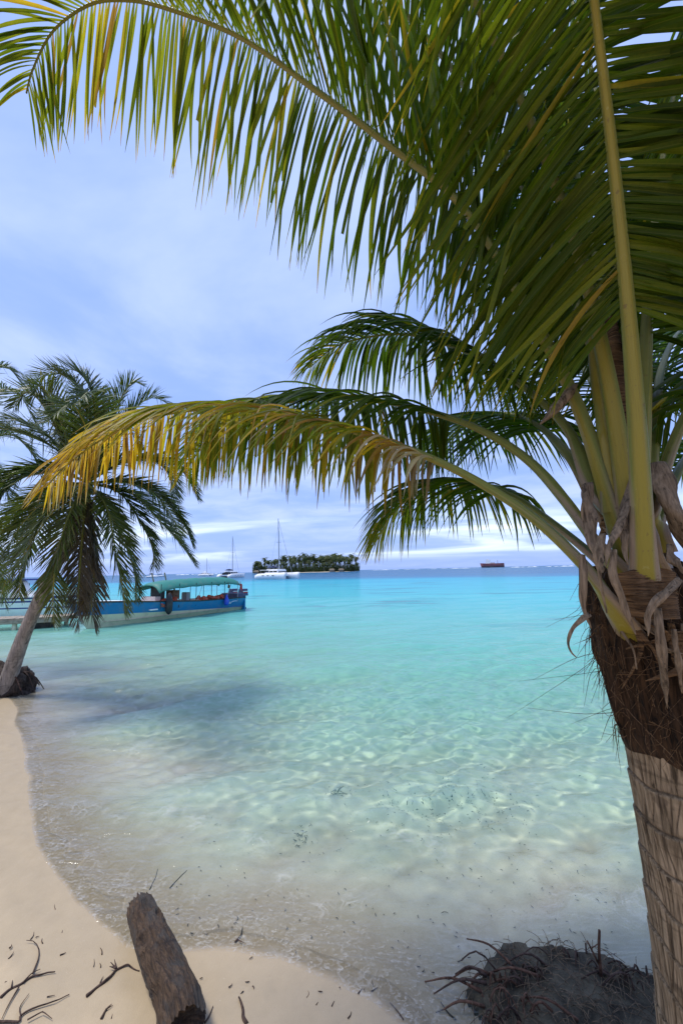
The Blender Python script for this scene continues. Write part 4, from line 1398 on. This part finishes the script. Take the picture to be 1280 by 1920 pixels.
def build_dock():
    a = ground(-160, 1192, 0.0)
    b = ground(128, 1176, 0.0)
    v = b - a
    L = float(np.hypot(v[0], v[1]))
    o = empty('dock', a, math.atan2(v[1], v[0]))
    tag(o, 'weathered wooden dock on pale posts at the left shore', 'dock')
    wid, zt = 1.3, 0.46
    n = int(L / 0.20)
    r = np.random.default_rng(2)
    protos = []
    for k in range(4):
        mb = MB().box((0, 0, 0), (0.185, wid + r.uniform(-0.06, 0.06), 0.045))
        p = mb.build('plank', M_WOOD, o, bevel=0.004)
        protos.append(p)
    for i in range(n):
        src = protos[i % 4]
        p = src if i < 4 else src.copy()
        if i >= 4:
            col.objects.link(p)
        p.location = ((i + 0.5) * L / n, wid / 2 + r.normal(0, 0.012), zt + r.normal(0, 0.004))
        p.rotation_euler = (r.normal(0, 0.006), 0, r.normal(0, 0.012))
    for y in (0.02, wid - 0.02):
        MB().box((L / 2, y, zt - 0.12), (L, 0.07, 0.18)).build('beam', M_WOOD, o, bevel=0.006)
    q = 0.15
    while q < L:
        for y in (0.12, wid - 0.12):
            MB().tube([(q, y, -1.0), (q, y, 0.0), (q + 0.01, y, zt - 0.04)], [0.10, 0.095, 0.09], 10).build('pile', M_CREAM, o, True)
        q += 1.55
    # dark crate-like footing between the piles
    MB().box((L * 0.78, wid * 0.6, 0.08), (0.9, 0.7, 0.55)).build('footing', M_DARK, o, bevel=0.02)


build_dock()


# ------------------------------------------------------------------ yachts, ship, island
def catamaran(p, L, rz, mast_h, label, name='catamaran', bimini=True, mono=False):
    o = empty(name, p, rz)
    tag(o, label, 'sailboat')
    B = L * 0.55
    s = np.linspace(0, 1, 18)

    def hull(y0, w):
        ring = []
        for q in s:
            hb = w / 2 * float(np.interp(q, [0, 0.1, 0.4, 0.85, 1], [0.06, 0.4, 1.0, 0.95, 0.8]))
            ht = L * float(np.interp(q, [0, 0.5, 0.9, 1], [0.150, 0.138, 0.125, 0.085]))
            x = q * L
            ring.append([(x, y0 - hb, ht), (x, y0 - hb * 0.98, ht * 0.5), (x + 0.02 * L * (q < 0.1), y0 - hb * 0.75, 0), (x + 0.05 * L * (q < .1), y0, -0.3), (x, y0 + hb * 0.75, 0), (x, y0 + hb * 0.98, ht * 0.5), (x, y0 + hb, ht)])
        return MB().loft(ring, True, True)
    if mono:
        hull(0, L * 0.28).build('hull', M_WHITE, o, True)
        MB().box((L * 0.5, 0, L * 0.135), (L * 0.36, L * 0.17, L * 0.06), taper=0.75).build('cabin', M_WHITE, o, bevel=0.05)
        MB().box((L * 0.78, 0, L * 0.22), (L * 0.20, L * 0.22, 0.10)).build('bimini', M_NAVY, o)
        mx = 0.42 * L
    else:
        for y in (-B / 2 * 0.78, B / 2 * 0.78):
            hull(y, L * 0.15).build('hull', M_WHITE, o, True)
        MB().box((L * 0.60, 0, L * 0.085), (L * 0.62, B * 0.80, L * 0.045)).build('bridge_deck', M_WHITE, o, bevel=0.08)
        cb = MB().box((L * 0.56, 0, L * 0.170), (L * 0.46, B * 0.60, L * 0.11), taper=0.80).build('cabin', M_WHITE, o, bevel=0.12)
        for sg in (-1, 1):
            for k in range(3):
                MB().box((L * (0.42 + 0.14 * k), sg * B * 0.281, L * 0.172), (L * 0.12, 0.06, L * 0.036), rx=sg * 0.0).build('window', M_GLASS, o)
            for k in range(3):
                MB().box((L * (0.35 + 0.17 * k), sg * (B * 0.39 + L * 0.0735), L * 0.085), (L * 0.07, 0.05, L * 0.014)).build('porthole', M_GLASS, o)
        MB().box((L * 0.335, 0, L * 0.158), (0.10, B * 0.46, L * 0.034)).build('window', M_GLASS, o)
        MB().box((L * 0.80, 0, L * 0.21), (L * 0.28, B * 0.62, 0.14)).build('cabin_roof', M_WHITE, o, bevel=0.05)
        MB().box((L * 0.82, 0, L * 0.13), (L * 0.10, B * 0.5, L * 0.10)).build('cockpit', M_DARK, o)
        for sg in (-1, 1):
            MB().tube([(L * 0.92, sg * B * 0.28, L * 0.1), (L * 0.92, sg * B * 0.28, L * 0.21)], 0.06, 6).build('post', M_GREY, o)
        if bimini:
            MB().box((L * 0.66, 0, L * 0.265), (L * 0.26, B * 0.34, 0.16)).build('bimini', M_NAVY, o, bevel=0.04)
            for sx in (-1, 1):
                for sg in (-1, 1):
                    MB().tube([(L * (0.66 + 0.10 * sx), sg * B * 0.14, L * 0.195), (L * (0.66 + 0.11 * sx), sg * B * 0.15, L * 0.262)], 0.05, 6).build('bimini_post', M_GREY, o)
        mx = 0.45 * L
    zb = L * 0.16
    MB().tube([(mx, 0, zb), (mx + 0.2, 0, mast_h * 0.5), (mx + 0.5, 0, mast_h)], [0.16, 0.15, 0.10], 8).build('mast', M_GREY, o)
    MB().tube([(mx, 0, zb + L * 0.09), (mx + L * 0.40, 0, zb + L * 0.10)], 0.10, 8).build('boom', M_GREY, o)
    MB().tube([(mx + 0.1, 0, zb + L * 0.115), (mx + L * 0.2, 0, zb + L * 0.135), (mx + L * 0.39, 0, zb + L * 0.12)], [0.12, 0.24, 0.14], 8).build('furled_sail', M_NAVY if bimini else M_WHITE, o, True)
    st = MB()
    st.tube([(mx + 0.5, 0, mast_h * 0.98), (L * 0.02, 0, L * 0.12)], 0.05, 5)
    o2 = st.build('forestay', M_GREY, o)
    for sg in (-1, 1):
        MB().tube([(mx + 0.45, 0, mast_h * 0.88), (mx + 1.2, sg * (B * 0.42 if not mono else L * 0.13), L * 0.11)], 0.022, 4).build('shroud', M_GREY, o)
        MB().tube([(mx + 0.3, sg * 0.9, mast_h * 0.60), (mx + 0.3, 0, mast_h * 0.60)], 0.05, 4).build('spreader', M_GREY, o)
    return o


def on_sea(px, py, dist):
    """point on the sea at a given distance along that bearing"""
    v = CR @ np.array(((px - 640) / FPX, (960 - py) / FPX, -1.0))
    v = v[:2] / np.linalg.norm(v[:2])
    return np.array((v[0] * dist, v[1] * dist, 0.0))


catamaran(on_sea(549, 1082, 116), 13.0, R(180 - 38), 18.6, 'large white catamaran with tall mast anchored before the island', bimini=True)
catamaran(on_sea(449, 1080, 188), 12.5, R(180 + 72), 18.6, 'white catamaran with dark bimini seen bow-on left of the island')
catamaran(on_sea(397, 1077, 330), 11.5, R(180 - 25), 14.5, 'small distant white catamaran left of the other two catamarans', bimini=False)
catamaran(on_sea(270, 1080, 330), 9.0, R(200), 13.5, 'distant white sailboat half hidden by the leaning palm', name='sailboat', mono=True)
catamaran(on_sea(297, 1081, 300), 9.5, R(165), 13.5, 'distant sailboat with dark bimini above the tour boat canopy', name='sailboat', mono=True)
catamaran(on_sea(312, 1080, 380), 8.5, R(195), 15.0, 'farthest small sailboat just right above the tour boat canopy', name='sailboat', mono=True)


def build_ship():
    d = 1350.0
    a, b = on_sea(902, 1061, d), on_sea(945, 1061, d)
    v = b - a
    L = float(np.linalg.norm(v))
    o = empty('cargo_ship', a, math.atan2(v[1], v[0]))
    tag(o, 'rusty red cargo ship far off on the horizon at the right', 'ship')
    M_SHIP = paint('ship_red', (0.36, 0.12, 0.11), 0.6, 0.3, 0.05, dirt=(0.10, 0.06, 0.06))
    sheer = [14.5, 13.0, 13.0, 13.5]
    hull_strip(L, L * 0.16, sheer, -3, 4.0, lambda s, hs: 0 * s - 3, lambda s, hs: hs * 0.45).build('hull_bottom', paint('ship_dark', (0.10, 0.05, 0.06), 0.6, 0.2, 0.05), o, True)
    hull_strip(L, L * 0.16, sheer, -3, 4.0, lambda s, hs: hs * 0.45, lambda s, hs: hs).build('hull_side', M_SHIP, o, True)
    MB().box((L * 0.52, 0, 12.5), (L * 0.92, L * 0.14, 0.8)).build('deck', M_SHIP, o)
    MB().box((L * 0.30, 0, 18.5), (L * 0.22, 9, 12)).build('superstructure', M_WHITE, o)
    MB().box((L * 0.29, 0, 26.0), (L * 0.13, 8, 3.4)).build('bridge', M_WHITE, o)
    MB().box((L * 0.50, 0, 14.5), (L * 0.20, 8, 3.4)).build('deckhouse', M_PINK, o)
    MB().tube([(L * 0.72, 0, 12), (L * 0.72, 0, 24)], [1.1, 0.6], 8).build('mast', M_GREY, o)
    MB().tube([(L * 0.34, 0, 19), (L * 0.345, 0, 24)], [1.4, 1.2], 8).build('funnel', M_DARK, o)


build_ship()


def build_island():
    d = 560.0
    a, b = on_sea(474, 1072, d), on_sea(673, 1071, d)
    mid = (a + b) / 2
    half = float(np.linalg.norm(b - a)) / 2
    ux = norm(b - a)
    uy = np.array((-ux[1], ux[0], 0))
    n = 60
    u = np.linspace(-1.03, 1.03, n)
    w = np.linspace(-1, 1, 16)
    U_, W_ = np.meshgrid(u, w, indexing='ij')
    prof = np.sqrt(np.clip(1 - (U_ / 1.03) ** 4, 0, 1))
    Z = -1.0 + 2.1 * np.clip(prof * np.maximum(np.cos(W_ * np.pi / 2), 0) ** 0.25, 0, 1) + 0.1 * np.sin(U_ * 21)
    V = mid + (U_ * half)[..., None] * ux + (W_ * 38 * np.maximum(prof, 0.2))[..., None] * uy
    V[..., 2] = Z
    m, nt = new_mat('island_sand')
    out(nt, principled(nt, mixc(nt, noise(nt, obj_co(nt), 0.2, 4), (0.42, 0.36, 0.25), (0.55, 0.48, 0.36)), 0.9, 0.2))
    tag(link('island', mesh_np('island', V.reshape(-1, 3), grid_faces(n, 16)), m), kind='structure')
    # four kinds of palm, then copies
    protos = []
    M_ISTRUNK = make_bark('island_trunk', (0.06, 0.05, 0.04), (0.15, 0.13, 0.10), (1, 1, 1), 0.5)
    M_FAR = make_leaf_mat('island_leaf', [(0, (0.045, 0.075, 0.028)), (0.5, (0.095, 0.13, 0.04)), (1, (0.16, 0.14, 0.04))], 0.35, 1.5, 0.5, 0.3)
    r = np.random.default_rng(12)
    G = 'palms covering the low island'
    LAB = 'tall coconut palm among the palms covering the low island'
    for k in range(5):
        H = 15.0 + 2.0 * k * 0.5
        o = empty('island_palm', (0, 0, 0))
        lean = r.normal(0, 0.06, 2)
        P, _ = spline([(0, 0, -0.5), (lean[0] * H * 0.3, lean[1] * H * .3, H * 0.5), (lean[0] * H, lean[1] * H, H)], 12)
        MB().tube(P, np.linspace(0.30, 0.18, 12), 7).build('trunk', M_ISTRUNK, o, True)
        c = P[-1]
        VV, AA = [], []
        for j in range(20):
            az = j * 2.399 + r.normal(0, 0.2)
            el = r.uniform(-0.9, 1.2)
            Lf = r.uniform(5.0, 6.6)
            pts, q, e = [c], c.copy(), el
            for st in range(6):
                e -= 0.27
                q = q + Lf / 6 * np.array((math.cos(az) * math.cos(e), math.sin(az) * math.cos(e), math.sin(e)))
                pts.append(q.copy())
            Q, _ = spline(pts, 14)
            v_, a_ = leaflets(Q, None, 1.7, 0.36, 14, 0.06, 0.15 if r.uniform() < 0.85 else 0.7, 1.2, 500 + k * 40 + j, seg=3, ragged=0.3)
            VV.append(v_)
            AA.append(a_)
        link('crown', leaf_mesh('crown', np.concatenate(VV), np.concatenate(AA), np.zeros(3), 3), M_FAR, o)
        protos.append(o)
    spots = []
    for i in range(225):
        front = i < 60
        uu = (-0.985 + 1.97 * ((i + 0.5) / 60) if front else r.uniform(-0.96, 0.96)) + r.normal(0, 0.012)
        ww = r.uniform(-0.85, -0.35) if front else r.uniform(-0.3, 0.6)
        if i >= 150:
            ww = r.uniform(-0.85, -0.4)
        spots.append((uu, ww, front))
    for i, (uu, ww, front) in enumerate(spots):
        o = protos[i % 5] if i < 5 else copy_tree(protos[i % 5])
        pr = math.sqrt(max(0, 1 - (uu / 1.03) ** 4))
        p = mid + uu * half * ux + ww * 34 * pr * uy
        p[2] = 0.7
        sc = (r.uniform(0.45, 0.95) if front else r.uniform(0.85, 1.25)) * (0.80 + 0.2 * min(1, 4 * (1 - abs(uu))) + 0.08 * (uu > -0.4))
        if i >= 150:
            sc = r.uniform(0.30, 0.58)
        o.location = p
        o.scale = (sc, sc, sc)
        o.rotation_euler = (0, 0, r.uniform(0, 6.28))
        tag(o, LAB, 'palm tree', G)
    # undergrowth as one mass of low leaves
    VV, AA = [], []
    for i in range(1700):
        uu = r.uniform(-0.985, 0.985)
        p = mid + uu * half * ux + r.uniform(-0.80, 0.1) * 34 * math.sqrt(max(0.02, 1 - (uu / 1.03) ** 4)) * uy
        az, hgt = r.uniform(0, 6.28), r.uniform(2.0, 12.5)
        q = np.array([p + np.array((0, 0, 0.6 + t * hgt)) + t ** 2 * 2.2 * np.array((math.cos(az), math.sin(az), -0.2)) for t in np.linspace(0, 1, 8)])
        v_, a_ = leaflets(q, None, 2.2, 0.8, 7, 0.05, 0.12, 1.2, 900 + i, seg=3)
        VV.append(v_)
        AA.append(a_)
    ob = link('undergrowth', leaf_mesh('undergrowth', np.concatenate(VV), np.concatenate(AA), np.zeros(3), 3), M_FAR)
    tag(ob, 'dense low green undergrowth between the island palms', 'undergrowth', kind='stuff')
    # a few thatched huts at the beach
    M_TH = make_bark('thatch', (0.10, 0.08, 0.06), (0.24, 0.20, 0.15), (1, 1, 6), 0.5)
    for i, uu in enumerate((-0.9, 0.45, 0.62)):
        p = mid + uu * half * ux - 0.93 * 34 * uy * math.sqrt(1 - (uu / 1.03) ** 4)
        p[2] = 0.3
        o = empty('beach_hut', p, math.atan2(ux[1], ux[0]))
        MB().box((0, 0, 1.1), (6, 4, 2.2)).build('wall', M_WOOD, o)
        V = [(-4, -3, 2.1), (4, -3, 2.1), (4, 3, 2.1), (-4, 3, 2.1), (-2.5, 0, 4.4), (2.5, 0, 4.4)]
        MB().add(V, [(0, 1, 5, 4), (1, 2, 5), (2, 3, 4, 5), (3, 0, 4), (3, 2, 1, 0)]).build('roof', M_TH, o)
        tag(o, ('small thatched hut at the left end of the island beach', 'thatched hut under palms right of the island middle', 'thatched hut nearest the right end of the island')[i], 'hut')


build_island()


def build_reef_surf():
    r = np.random.default_rng(17)
    mb = MB()
    for (x0, x1, y, d, hgt) in ((955, 1010, 1060, 900, 1.1), (1020, 1090, 1059, 850, 1.2), (690, 790, 1068, 1200, 1.0), (800, 900, 1064, 1100, 1.0), (325, 372, 1076, 900, 1.3), (1100, 1280, 1058, 880, 1.0), (395, 430, 1075, 980, 1.0)):
        a, b = on_sea(x0, y, d), on_sea(x1, y, d)
        n = 60
        ring = []
        for i in range(n):
            q = i / (n - 1)
            p = a + (b - a) * q
            h = hgt * max(0.02, (0.45 + 0.3 * math.sin(q * 9 + x0) + 0.25 * math.sin(q * 31 + 2 * x0)) * r.uniform(0.75, 1.0) * min(1, 6 * q, 6 * (1 - q)))
            ring.append([p + np.array((0, -4 - r.uniform(0, 2), -0.1)), p + np.array((0, -1.0, h * 0.6)), p + np.array((0, 0, h)), p + np.array((0, 2.5, h * 0.5)), p + np.array((0, 5, -0.1))])
        mb.loft(ring, False)
    m, nt = new_mat('surf_foam')
    out(nt, principled(nt, mixc(nt, noise(nt, geo_pos(nt), 0.6, 4), (0.6, 0.66, 0.68), (0.85, 0.87, 0.88)), 0.9, 0.1))
    o = mb.build('reef_surf', m, None, True)
    tag(o, 'white surf breaking along the reef at the horizon', 'surf', kind='stuff')


build_reef_surf()

# ------------------------------------------------------------------ log, twigs, roots, sea litter


def gz1(p):
    return float(ground_z(np.array([p[0]]), np.array([p[1]]))[0])


def build_log():
    a = ground(263, 1700, 0.09)
    b = ground(349, 1925, 0.17)
    v = norm(b - a)
    o = empty('driftwood_log', (a[0], a[1], gz1(a)))
    tag(o, 'thick weathered driftwood log lying half in the shallow water edge', 'log')
    base = np.array(o.location)
    n, m_ = 150, 90
    P, L = spline([a - v * 0.02, a * 0.65 + b * 0.35 + np.array((-0.006, 0, 0.01)), a * 0.3 + b * 0.7 + np.array((0.012, 0, 0)), b], n)
    T, S, U = frames(P)
    s = np.linspace(0, 1, n)
    aa = np.arange(m_) / m_ * 2 * np.pi
    rad = np.interp(s, [0, 0.02, 0.08, 0.3, 0.6, 0.85, 0.96, 1], [0.064, 0.074, 0.078, 0.082, 0.093, 0.100, 0.094, 0.085])
    S_, A_ = np.meshgrid(s, aa, indexing='ij')
    p = np.stack([np.cos(A_).ravel(), np.sin(A_).ravel(), S_.ravel() * 2.2], -1)
    n1 = fbm(p, 61, 30, 0.5, 5, 0.9).reshape(S_.shape)
    p2 = np.stack([np.cos(A_).ravel() * 5, np.sin(A_).ravel() * 5, S_.ravel() * 2.0], -1)
    n2 = fbm(p2, 62, 30, 0.8, 6, 0.5).reshape(S_.shape)
    rr = rad[:, None] * (1 + 0.085 * n1 + 0.055 * np.minimum(n2, 0.3) - 0.06 * np.clip((n1 - 0.6) * 6, 0, 1))
    # knot hollows
    for s0, a0, w, d in ((0.16, 1.75, 0.05, 0.030), (0.42, 0.7, 0.035, 0.016), (0.80, 0.25, 0.06, 0.022), (0.30, 2.3, 0.03, 0.012)):
        da = np.angle(np.exp(1j * (A_ - a0))) * 0.095
        ds = (S_ - s0) * L
        q = (da ** 2 + (ds * 0.7) ** 2) / w ** 2
        rr = rr - d * np.exp(-q) + 0.010 * np.exp(-(np.sqrt(q) - 1.25) ** 2 * 8)
    # splintered far end
    jag = 0.026 * np.abs(np.sin(aa * 7 + 1)) * np.abs(np.sin(aa * 3)) + 0.016 * np.sin(aa * 19) + 0.01 * np.sin(aa * 31)
    V = P[:, None] + rr[..., None] * (np.cos(A_)[..., None] * S[:, None] + 0.88 * np.sin(A_)[..., None] * U[:, None])
    V[0] += -T[0] * jag[:, None]
    V[-1] += T[-1] * (0.5 * jag[:, None])
    V = V - base
    caps = [V.mean(1)[0] + T[0] * 0.05, V.mean(1)[-1] - T[-1] * 0.06]
    f = [tuple(q) for q in grid_faces(n, m_, True)]
    allv = np.vstack([V.reshape(-1, 3), caps])
    f += [(i, (i + 1) % m_, n * m_) for i in range(m_)][::1]
    f += [((n - 1) * m_ + (i + 1) % m_, (n - 1) * m_ + i, n * m_ + 1) for i in range(m_)]
    me = bpy.data.meshes.new('log_body')
    me.from_pydata([tuple(q) for q in allv], [], f)
    me.update()
    me.polygons.foreach_set('use_smooth', np.ones(len(me.polygons), bool))
    mat, nt = new_mat('driftwood')
    co = obj_co(nt)
    ang = math.atan2(v[1], v[0])
    al = mapping(nt, co, (1, 1, 1), (0, 0, 0), (0, 0, -ang))
    g1 = noise(nt, mapping(nt, al, (7, 34, 34)), 1.0, 7, 0.7, 2.2)
    g2 = noise(nt, al, 9.0, 6, 0.65, 0.6)
    g3 = noise(nt, mapping(nt, al, (6, 12, 12), (3, 1, 2)), 1.0, 5, 0.6, 0.5)
    c = mixc(nt, smooth(nt, g1, 0.3, 0.72), (0.022, 0.013, 0.008), (0.135, 0.083, 0.047))
    c = mixc(nt, math_(nt, 'MULTIPLY', smooth(nt, g3, 0.48, 0.64), 0.75), c, (0.060, 0.056, 0.050))
    c = mixc(nt, math_(nt, 'MULTIPLY', smooth(nt, g2, 0.56, 0.68), 0.85), c, (0.022, 0.016, 0.014))
    c = mixc(nt, math_(nt, 'MULTIPLY', smooth(nt, g2, 0.40, 0.28), 0.5), c, (0.20, 0.115, 0.055))
    h = math_(nt, 'ADD', g1, math_(nt, 'MULTIPLY', g2, 0.8))
    out(nt, principled(nt, c, 0.75, 0.3, bump(nt, h, 1.0, 0.03)))
    link('log_body', me, mat, o)


build_log()


def twig(pts, r0, name, label, group=None, branches=(), mat=None):
    """a stick on the sand; pts in photo pixels on the ground"""
    W = []
    for i, (x, y) in enumerate(pts):
        p = ground(x, y, 0.1)
        for _ in range(3):
            p = ground(x, y, gz1(p) + r0 * 0.8)
        W.append(p)
    base = W[0].copy()
    mb = MB()
    q, L = spline(W, max(8, len(W) * 5))
    wob = np.stack([fbm(q, 3, 12, 4, 20, 0.6), fbm(q, 4, 12, 4, 20, 0.6), 0.5 * fbm(q, 5, 12, 4, 20, 0.6)], -1) * r0 * 0.8
    mb.tube(q + wob - base, np.linspace(r0, r0 * 0.35, len(q)), 6)
    for br in branches:
        Wb = []
        for x, y in br:
            p = ground(x, y, 0.1)
            p = ground(x, y, gz1(p) + r0)
            Wb.append(p)
        q, L = spline(Wb, 8)
        mb.tube(q - base, np.linspace(r0 * 0.6, r0 * 0.2, 8), 5)
    o = mb.build(name, mat or M_TWIG, None, True)
    o.location = base
    tag(o, label, 'twig', group)
    return o


twig([(2, 1870), (22, 1852), (42, 1842), (66, 1828), (104, 1823)], 0.0075, 'branch', 'dark forked branch on the sand at the left edge', branches=([(22, 1852), (24, 1838)], [(44, 1842), (60, 1825), (76, 1817)], [(62, 1825), (73, 1795), (72, 1775), (62, 1764), (50, 1763)], [(36, 1850), (16, 1885), (4, 1910)]))
twig([(-10, 1918), (36, 1916), (40, 1905), (56, 1892), (80, 1884), (92, 1880), (130, 1866)], 0.006, 'branch', 'long wavy dark branch at the bottom left corner', branches=([(40, 1905), (38, 1888), (55, 1863)], [(52, 1912), (70, 1902), (80, 1897), (98, 1910)]))
twig([(161, 1869), (190, 1846), (208, 1830), (220, 1817), (240, 1810), (262, 1818)], 0.008, 'stick', 'thin crooked stick left of the log with fine twigs at its end', branches=([(218, 1815), (208, 1804)], [(218, 1814), (215, 1799)], [(217, 1815), (206, 1812)]))
twig([(190, 1910), (198, 1893), (214, 1878)], 0.006, 'stick', 'short bent stick close to the left side of the log', branches=([(198, 1893), (212, 1885)],))
twig([(462, 1918), (452, 1900), (448, 1872)], 0.011, 'stick', 'dark curved stick right of the log at the bottom')
twig([(386, 1918), (394, 1903), (400, 1886)], 0.005, 'stick', 'thin straight stick just right of the log foot')
twig([(440, 1768), (452, 1752), (455, 1742)], 0.006, 'stick', 'small dark stick in the shallows right of the log', branches=([(446, 1762), (458, 1768)],))
twig([(280, 1672), (290, 1652), (296, 1634)], 0.004, 'stick', 'thin stem poking up behind the far end of the log')
twig([(319, 1668), (336, 1650), (349, 1638)], 0.005, 'stick', 'slender stick under shallow water behind the log')
twig([(855, 1918), (838, 1898), (826, 1882)], 0.006, 'stick', 'small stick at the bottom left of the root tangle')
twig([(756, 1912), (740, 1892), (731, 1880)], 0.004, 'stick', 'tiny stick on wet sand between log and roots')
r_ = np.random.default_rng(77)
for i in range(34):
    x, y = r_.uniform(0, 240), r_.uniform(1690, 1915)
    if i > 24:
        x, y = r_.uniform(380, 700), r_.uniform(1840, 1915)
    if x > 150 and y < 1760 and i <= 24:
        continue
    L_ = r_.uniform(5, 17)
    an = r_.normal(-1.0, 0.5)
    twig([(x, y), (x + L_ * .5 * math.cos(an) + r_.normal(0, 1.5), y + L_ * .5 * math.sin(an)), (x + L_ * math.cos(an), y + L_ * math.sin(an))], r_.uniform(0.0018, 0.004), 'small_twig',
         'tiny twig scattered on the sand near the log', 'tiny twigs scattered on the sand')


def build_root_tangle():
    c = ground(1125, 1890, 0.1)
    o = empty('root_tangle', (c[0], c[1], gz1(c)))
    tag(o, 'tangle of dark roots and dead stems at the foot of the near palm', 'roots')
    base = np.array(o.location)
    r = np.random.default_rng(19)
    # matted mound that slopes down to the water
    nx, ny = 90, 60
    xs = np.linspace(-0.72, 0.75, nx)
    ys = np.linspace(-0.65, 0.50, ny)
    X, Y = np.meshgrid(xs, ys, indexing='ij')
    e = ((X / 0.52) ** 2 + (np.minimum(Y - 0.05, 0) / 0.8) ** 2 + (np.maximum(Y - 0.05, 0) / 0.36) ** 2)
    p = np.stack([X.ravel(), Y.ravel()], -1)
    e = e * (1 + 0.30 * fbm(p, 73, 14, 1.0, 5, 0.6).reshape(X.shape))
    nn = fbm(p, 71, 30, 1.5, 16, 0.7).reshape(X.shape)
    z = 0.022 * np.clip(1.12 - e, -0.6, 1) + 0.016 * nn + 0.030
    V = np.stack([X, Y, z], -1)
    gx, gy = (X + base[0]).ravel(), (Y + base[1]).ravel()
    gzv = ground_z(gx, gy).reshape(X.shape) - base[2]
    zm = np.maximum(gzv, -base[2]) + 0.008 + 0.030 * np.clip(1.05 - e, -0.5, 1) ** 1 + 0.013 * nn
    V[..., 2] = np.where(e > 1.15, np.minimum(gzv, zm) - 0.05, zm)
    m, nt = new_mat('root_mat')
    co = obj_co(nt)
    n1 = noise(nt, co, 7.0, 5, 0.6, 0.5)
    n2 = noise(nt, co, 60.0, 4, 0.7, 1.5)
    cc = mixc(nt, smooth(nt, n1, 0.35, 0.65), (0.035, 0.031, 0.022), (0.13, 0.115, 0.078))
    cc = mixc(nt, math_(nt, 'MULTIPLY', smooth(nt, n2, 0.5, 0.7), 0.6), cc, (0.12, 0.095, 0.065))
    out(nt, principled(nt, cc, 0.8, 0.25, bump(nt, n2, 0.8, 0.02)))
    link('root_mat', mesh_np('root_mat', V.reshape(-1, 3), grid_faces(nx, ny)), m, o)

    def surf(x, y):
        ix = int(np.clip((x + 0.72) / 1.47 * (nx - 1), 0, nx - 1))
        iy = int(np.clip((y + 0.65) / 1.15 * (ny - 1), 0, ny - 1))
        return V[ix, iy, 2]
    # arching knee roots round the rim
    for i in range(64):
        an = r.uniform(0.25, 3.3)
        rx = r.uniform(0.30, 0.56)
        x, y = rx * math.cos(an), 0.05 + rx * 0.58 * math.sin(an)
        dx, dy = r.normal(-0.05, 0.09), r.normal(0.0, 0.06)
        z0 = surf(x, y)
        h = r.uniform(0.02, 0.06)
        x2, y2 = x + dx, y + dy
        q, _ = spline([(x, y, z0 - 0.02), (x + dx * 0.45, y + dy * 0.4, z0 + h), (x2, y2, surf(x2, y2) - 0.02)], 9)
        MB().tube(q, np.linspace(r.uniform(.003, .008), .0025, 9), 5).build('root', M_ROOTRED if an > 2.3 and r.uniform() < 0.75 else M_TWIG, o, True)
    for i in range(16):
        x, y = r.uniform(-0.55, -0.1), r.uniform(-0.35, 0.28)
        an = r.normal(3.0, 0.4)
        L_ = r.uniform(0.10, 0.30)
        q, _ = spline([(x, y, surf(x, y) + 0.01), (x + L_ * .5 * math.cos(an), y + L_ * .5 * math.sin(an), surf(x, y) + 0.035), (x + L_ * math.cos(an), y + L_ * math.sin(an), surf(x, y) - 0.02)], 9)
        MB().tube(q, np.linspace(.008, .003, 9), 5).build('root', M_ROOTRED if i % 3 else M_TWIG, o, True)
    # upright dead stem with a side branch
    p0 = ground(1124, 1812, 0.12) - base
    p1 = at(1123, 1744, float(project(p0 + base)[2])) - base
    p2 = at(1100, 1764, float(project(p0 + base)[2])) - base
    MB().tube(spline([p0 - np.array((0, 0, .04)), (p0 + p1) / 2 + np.array((-.004, 0, 0)), p1], 9)[0], np.linspace(.009, .006, 9), 6).tube(spline([p0, (p0 + p2) / 2, p2], 7)[0], np.linspace(.006, .004, 7), 5) \
        .tube([(p0 * .35 + p1 * .65), (p0 * .3 + p2 * .7)], 0.003, 4).build('dead_stem', M_ROOTRED, o, True)
    # fine hair roots as one mass
    mb = MB()
    for i in range(1100):
        x, y = r.uniform(-0.66, 0.72), r.uniform(-0.5, 0.42)
        if surf(x, y) < -0.02:
            continue
        an = r.uniform(0, 6.28)
        L_ = r.uniform(0.04, 0.16)
        z0 = surf(x, y)
        q, _ = spline([(x, y, z0), (x + L_ * .5 * math.cos(an), y + L_ * .5 * math.sin(an), z0 + r.uniform(.01, .035)), (x + L_ * math.cos(an), y + L_ * math.sin(an), z0)], 5)
        mb.tube(q, 0.0016, 3, False)
    h = mb.build('hair_root', M_BRACT, o, True)
    h['kind'] = 'stuff'


build_root_tangle()


def build_sea_litter():
    """bits of weed and leaf lying on the sea bed"""
    r = np.random.default_rng(23)
    mb = MB()
    spots = []
    for i in range(220):
        x, y = r.uniform(320, 1180), r.uniform(1440, 1860)
        spots.append((x, y, 1.0))
    for i in range(420):
        x, y = r.normal(840, 90), r.normal(1510, 35)
        spots.append((x, y, 1.1))
    for i in range(60):
        x, y = r.normal(632, 10), r.normal(1503, 5)
        spots.append((x, y, 1.6))
    for i in range(30):
        x, y = r.normal(563, 8), r.normal(1578, 8)
        spots.append((x, y, 1.2))
    for x, y, k in spots:
        p = ground(x, y, 0.0)
        p = ground(x, y, gz1(p) + 0.006)
        L_ = r.uniform(0.006, 0.026) * k * (2.0 if r.uniform() < 0.06 else 1.0)
        an = r.uniform(0, 6.28)
        d = np.array((math.cos(an), math.sin(an), 0)) * L_
        n_ = np.array((-d[1], d[0], 0)) * r.uniform(0.3, 0.8)
        q, _ = spline([p, p + d * .5 + n_ * .4 + np.array((0, 0, .004)), p + d], 4)
        mb.tube(q, [0.0015 * k, 0.003 * k, 0.0025 * k, 0.001], 3, False)
    o = mb.build('seaweed_litter', M_TWIG, None, True)
    tag(o, 'dark bits of weed and leaf on the shallow sea bed', 'seaweed', kind='stuff')


build_sea_litter()
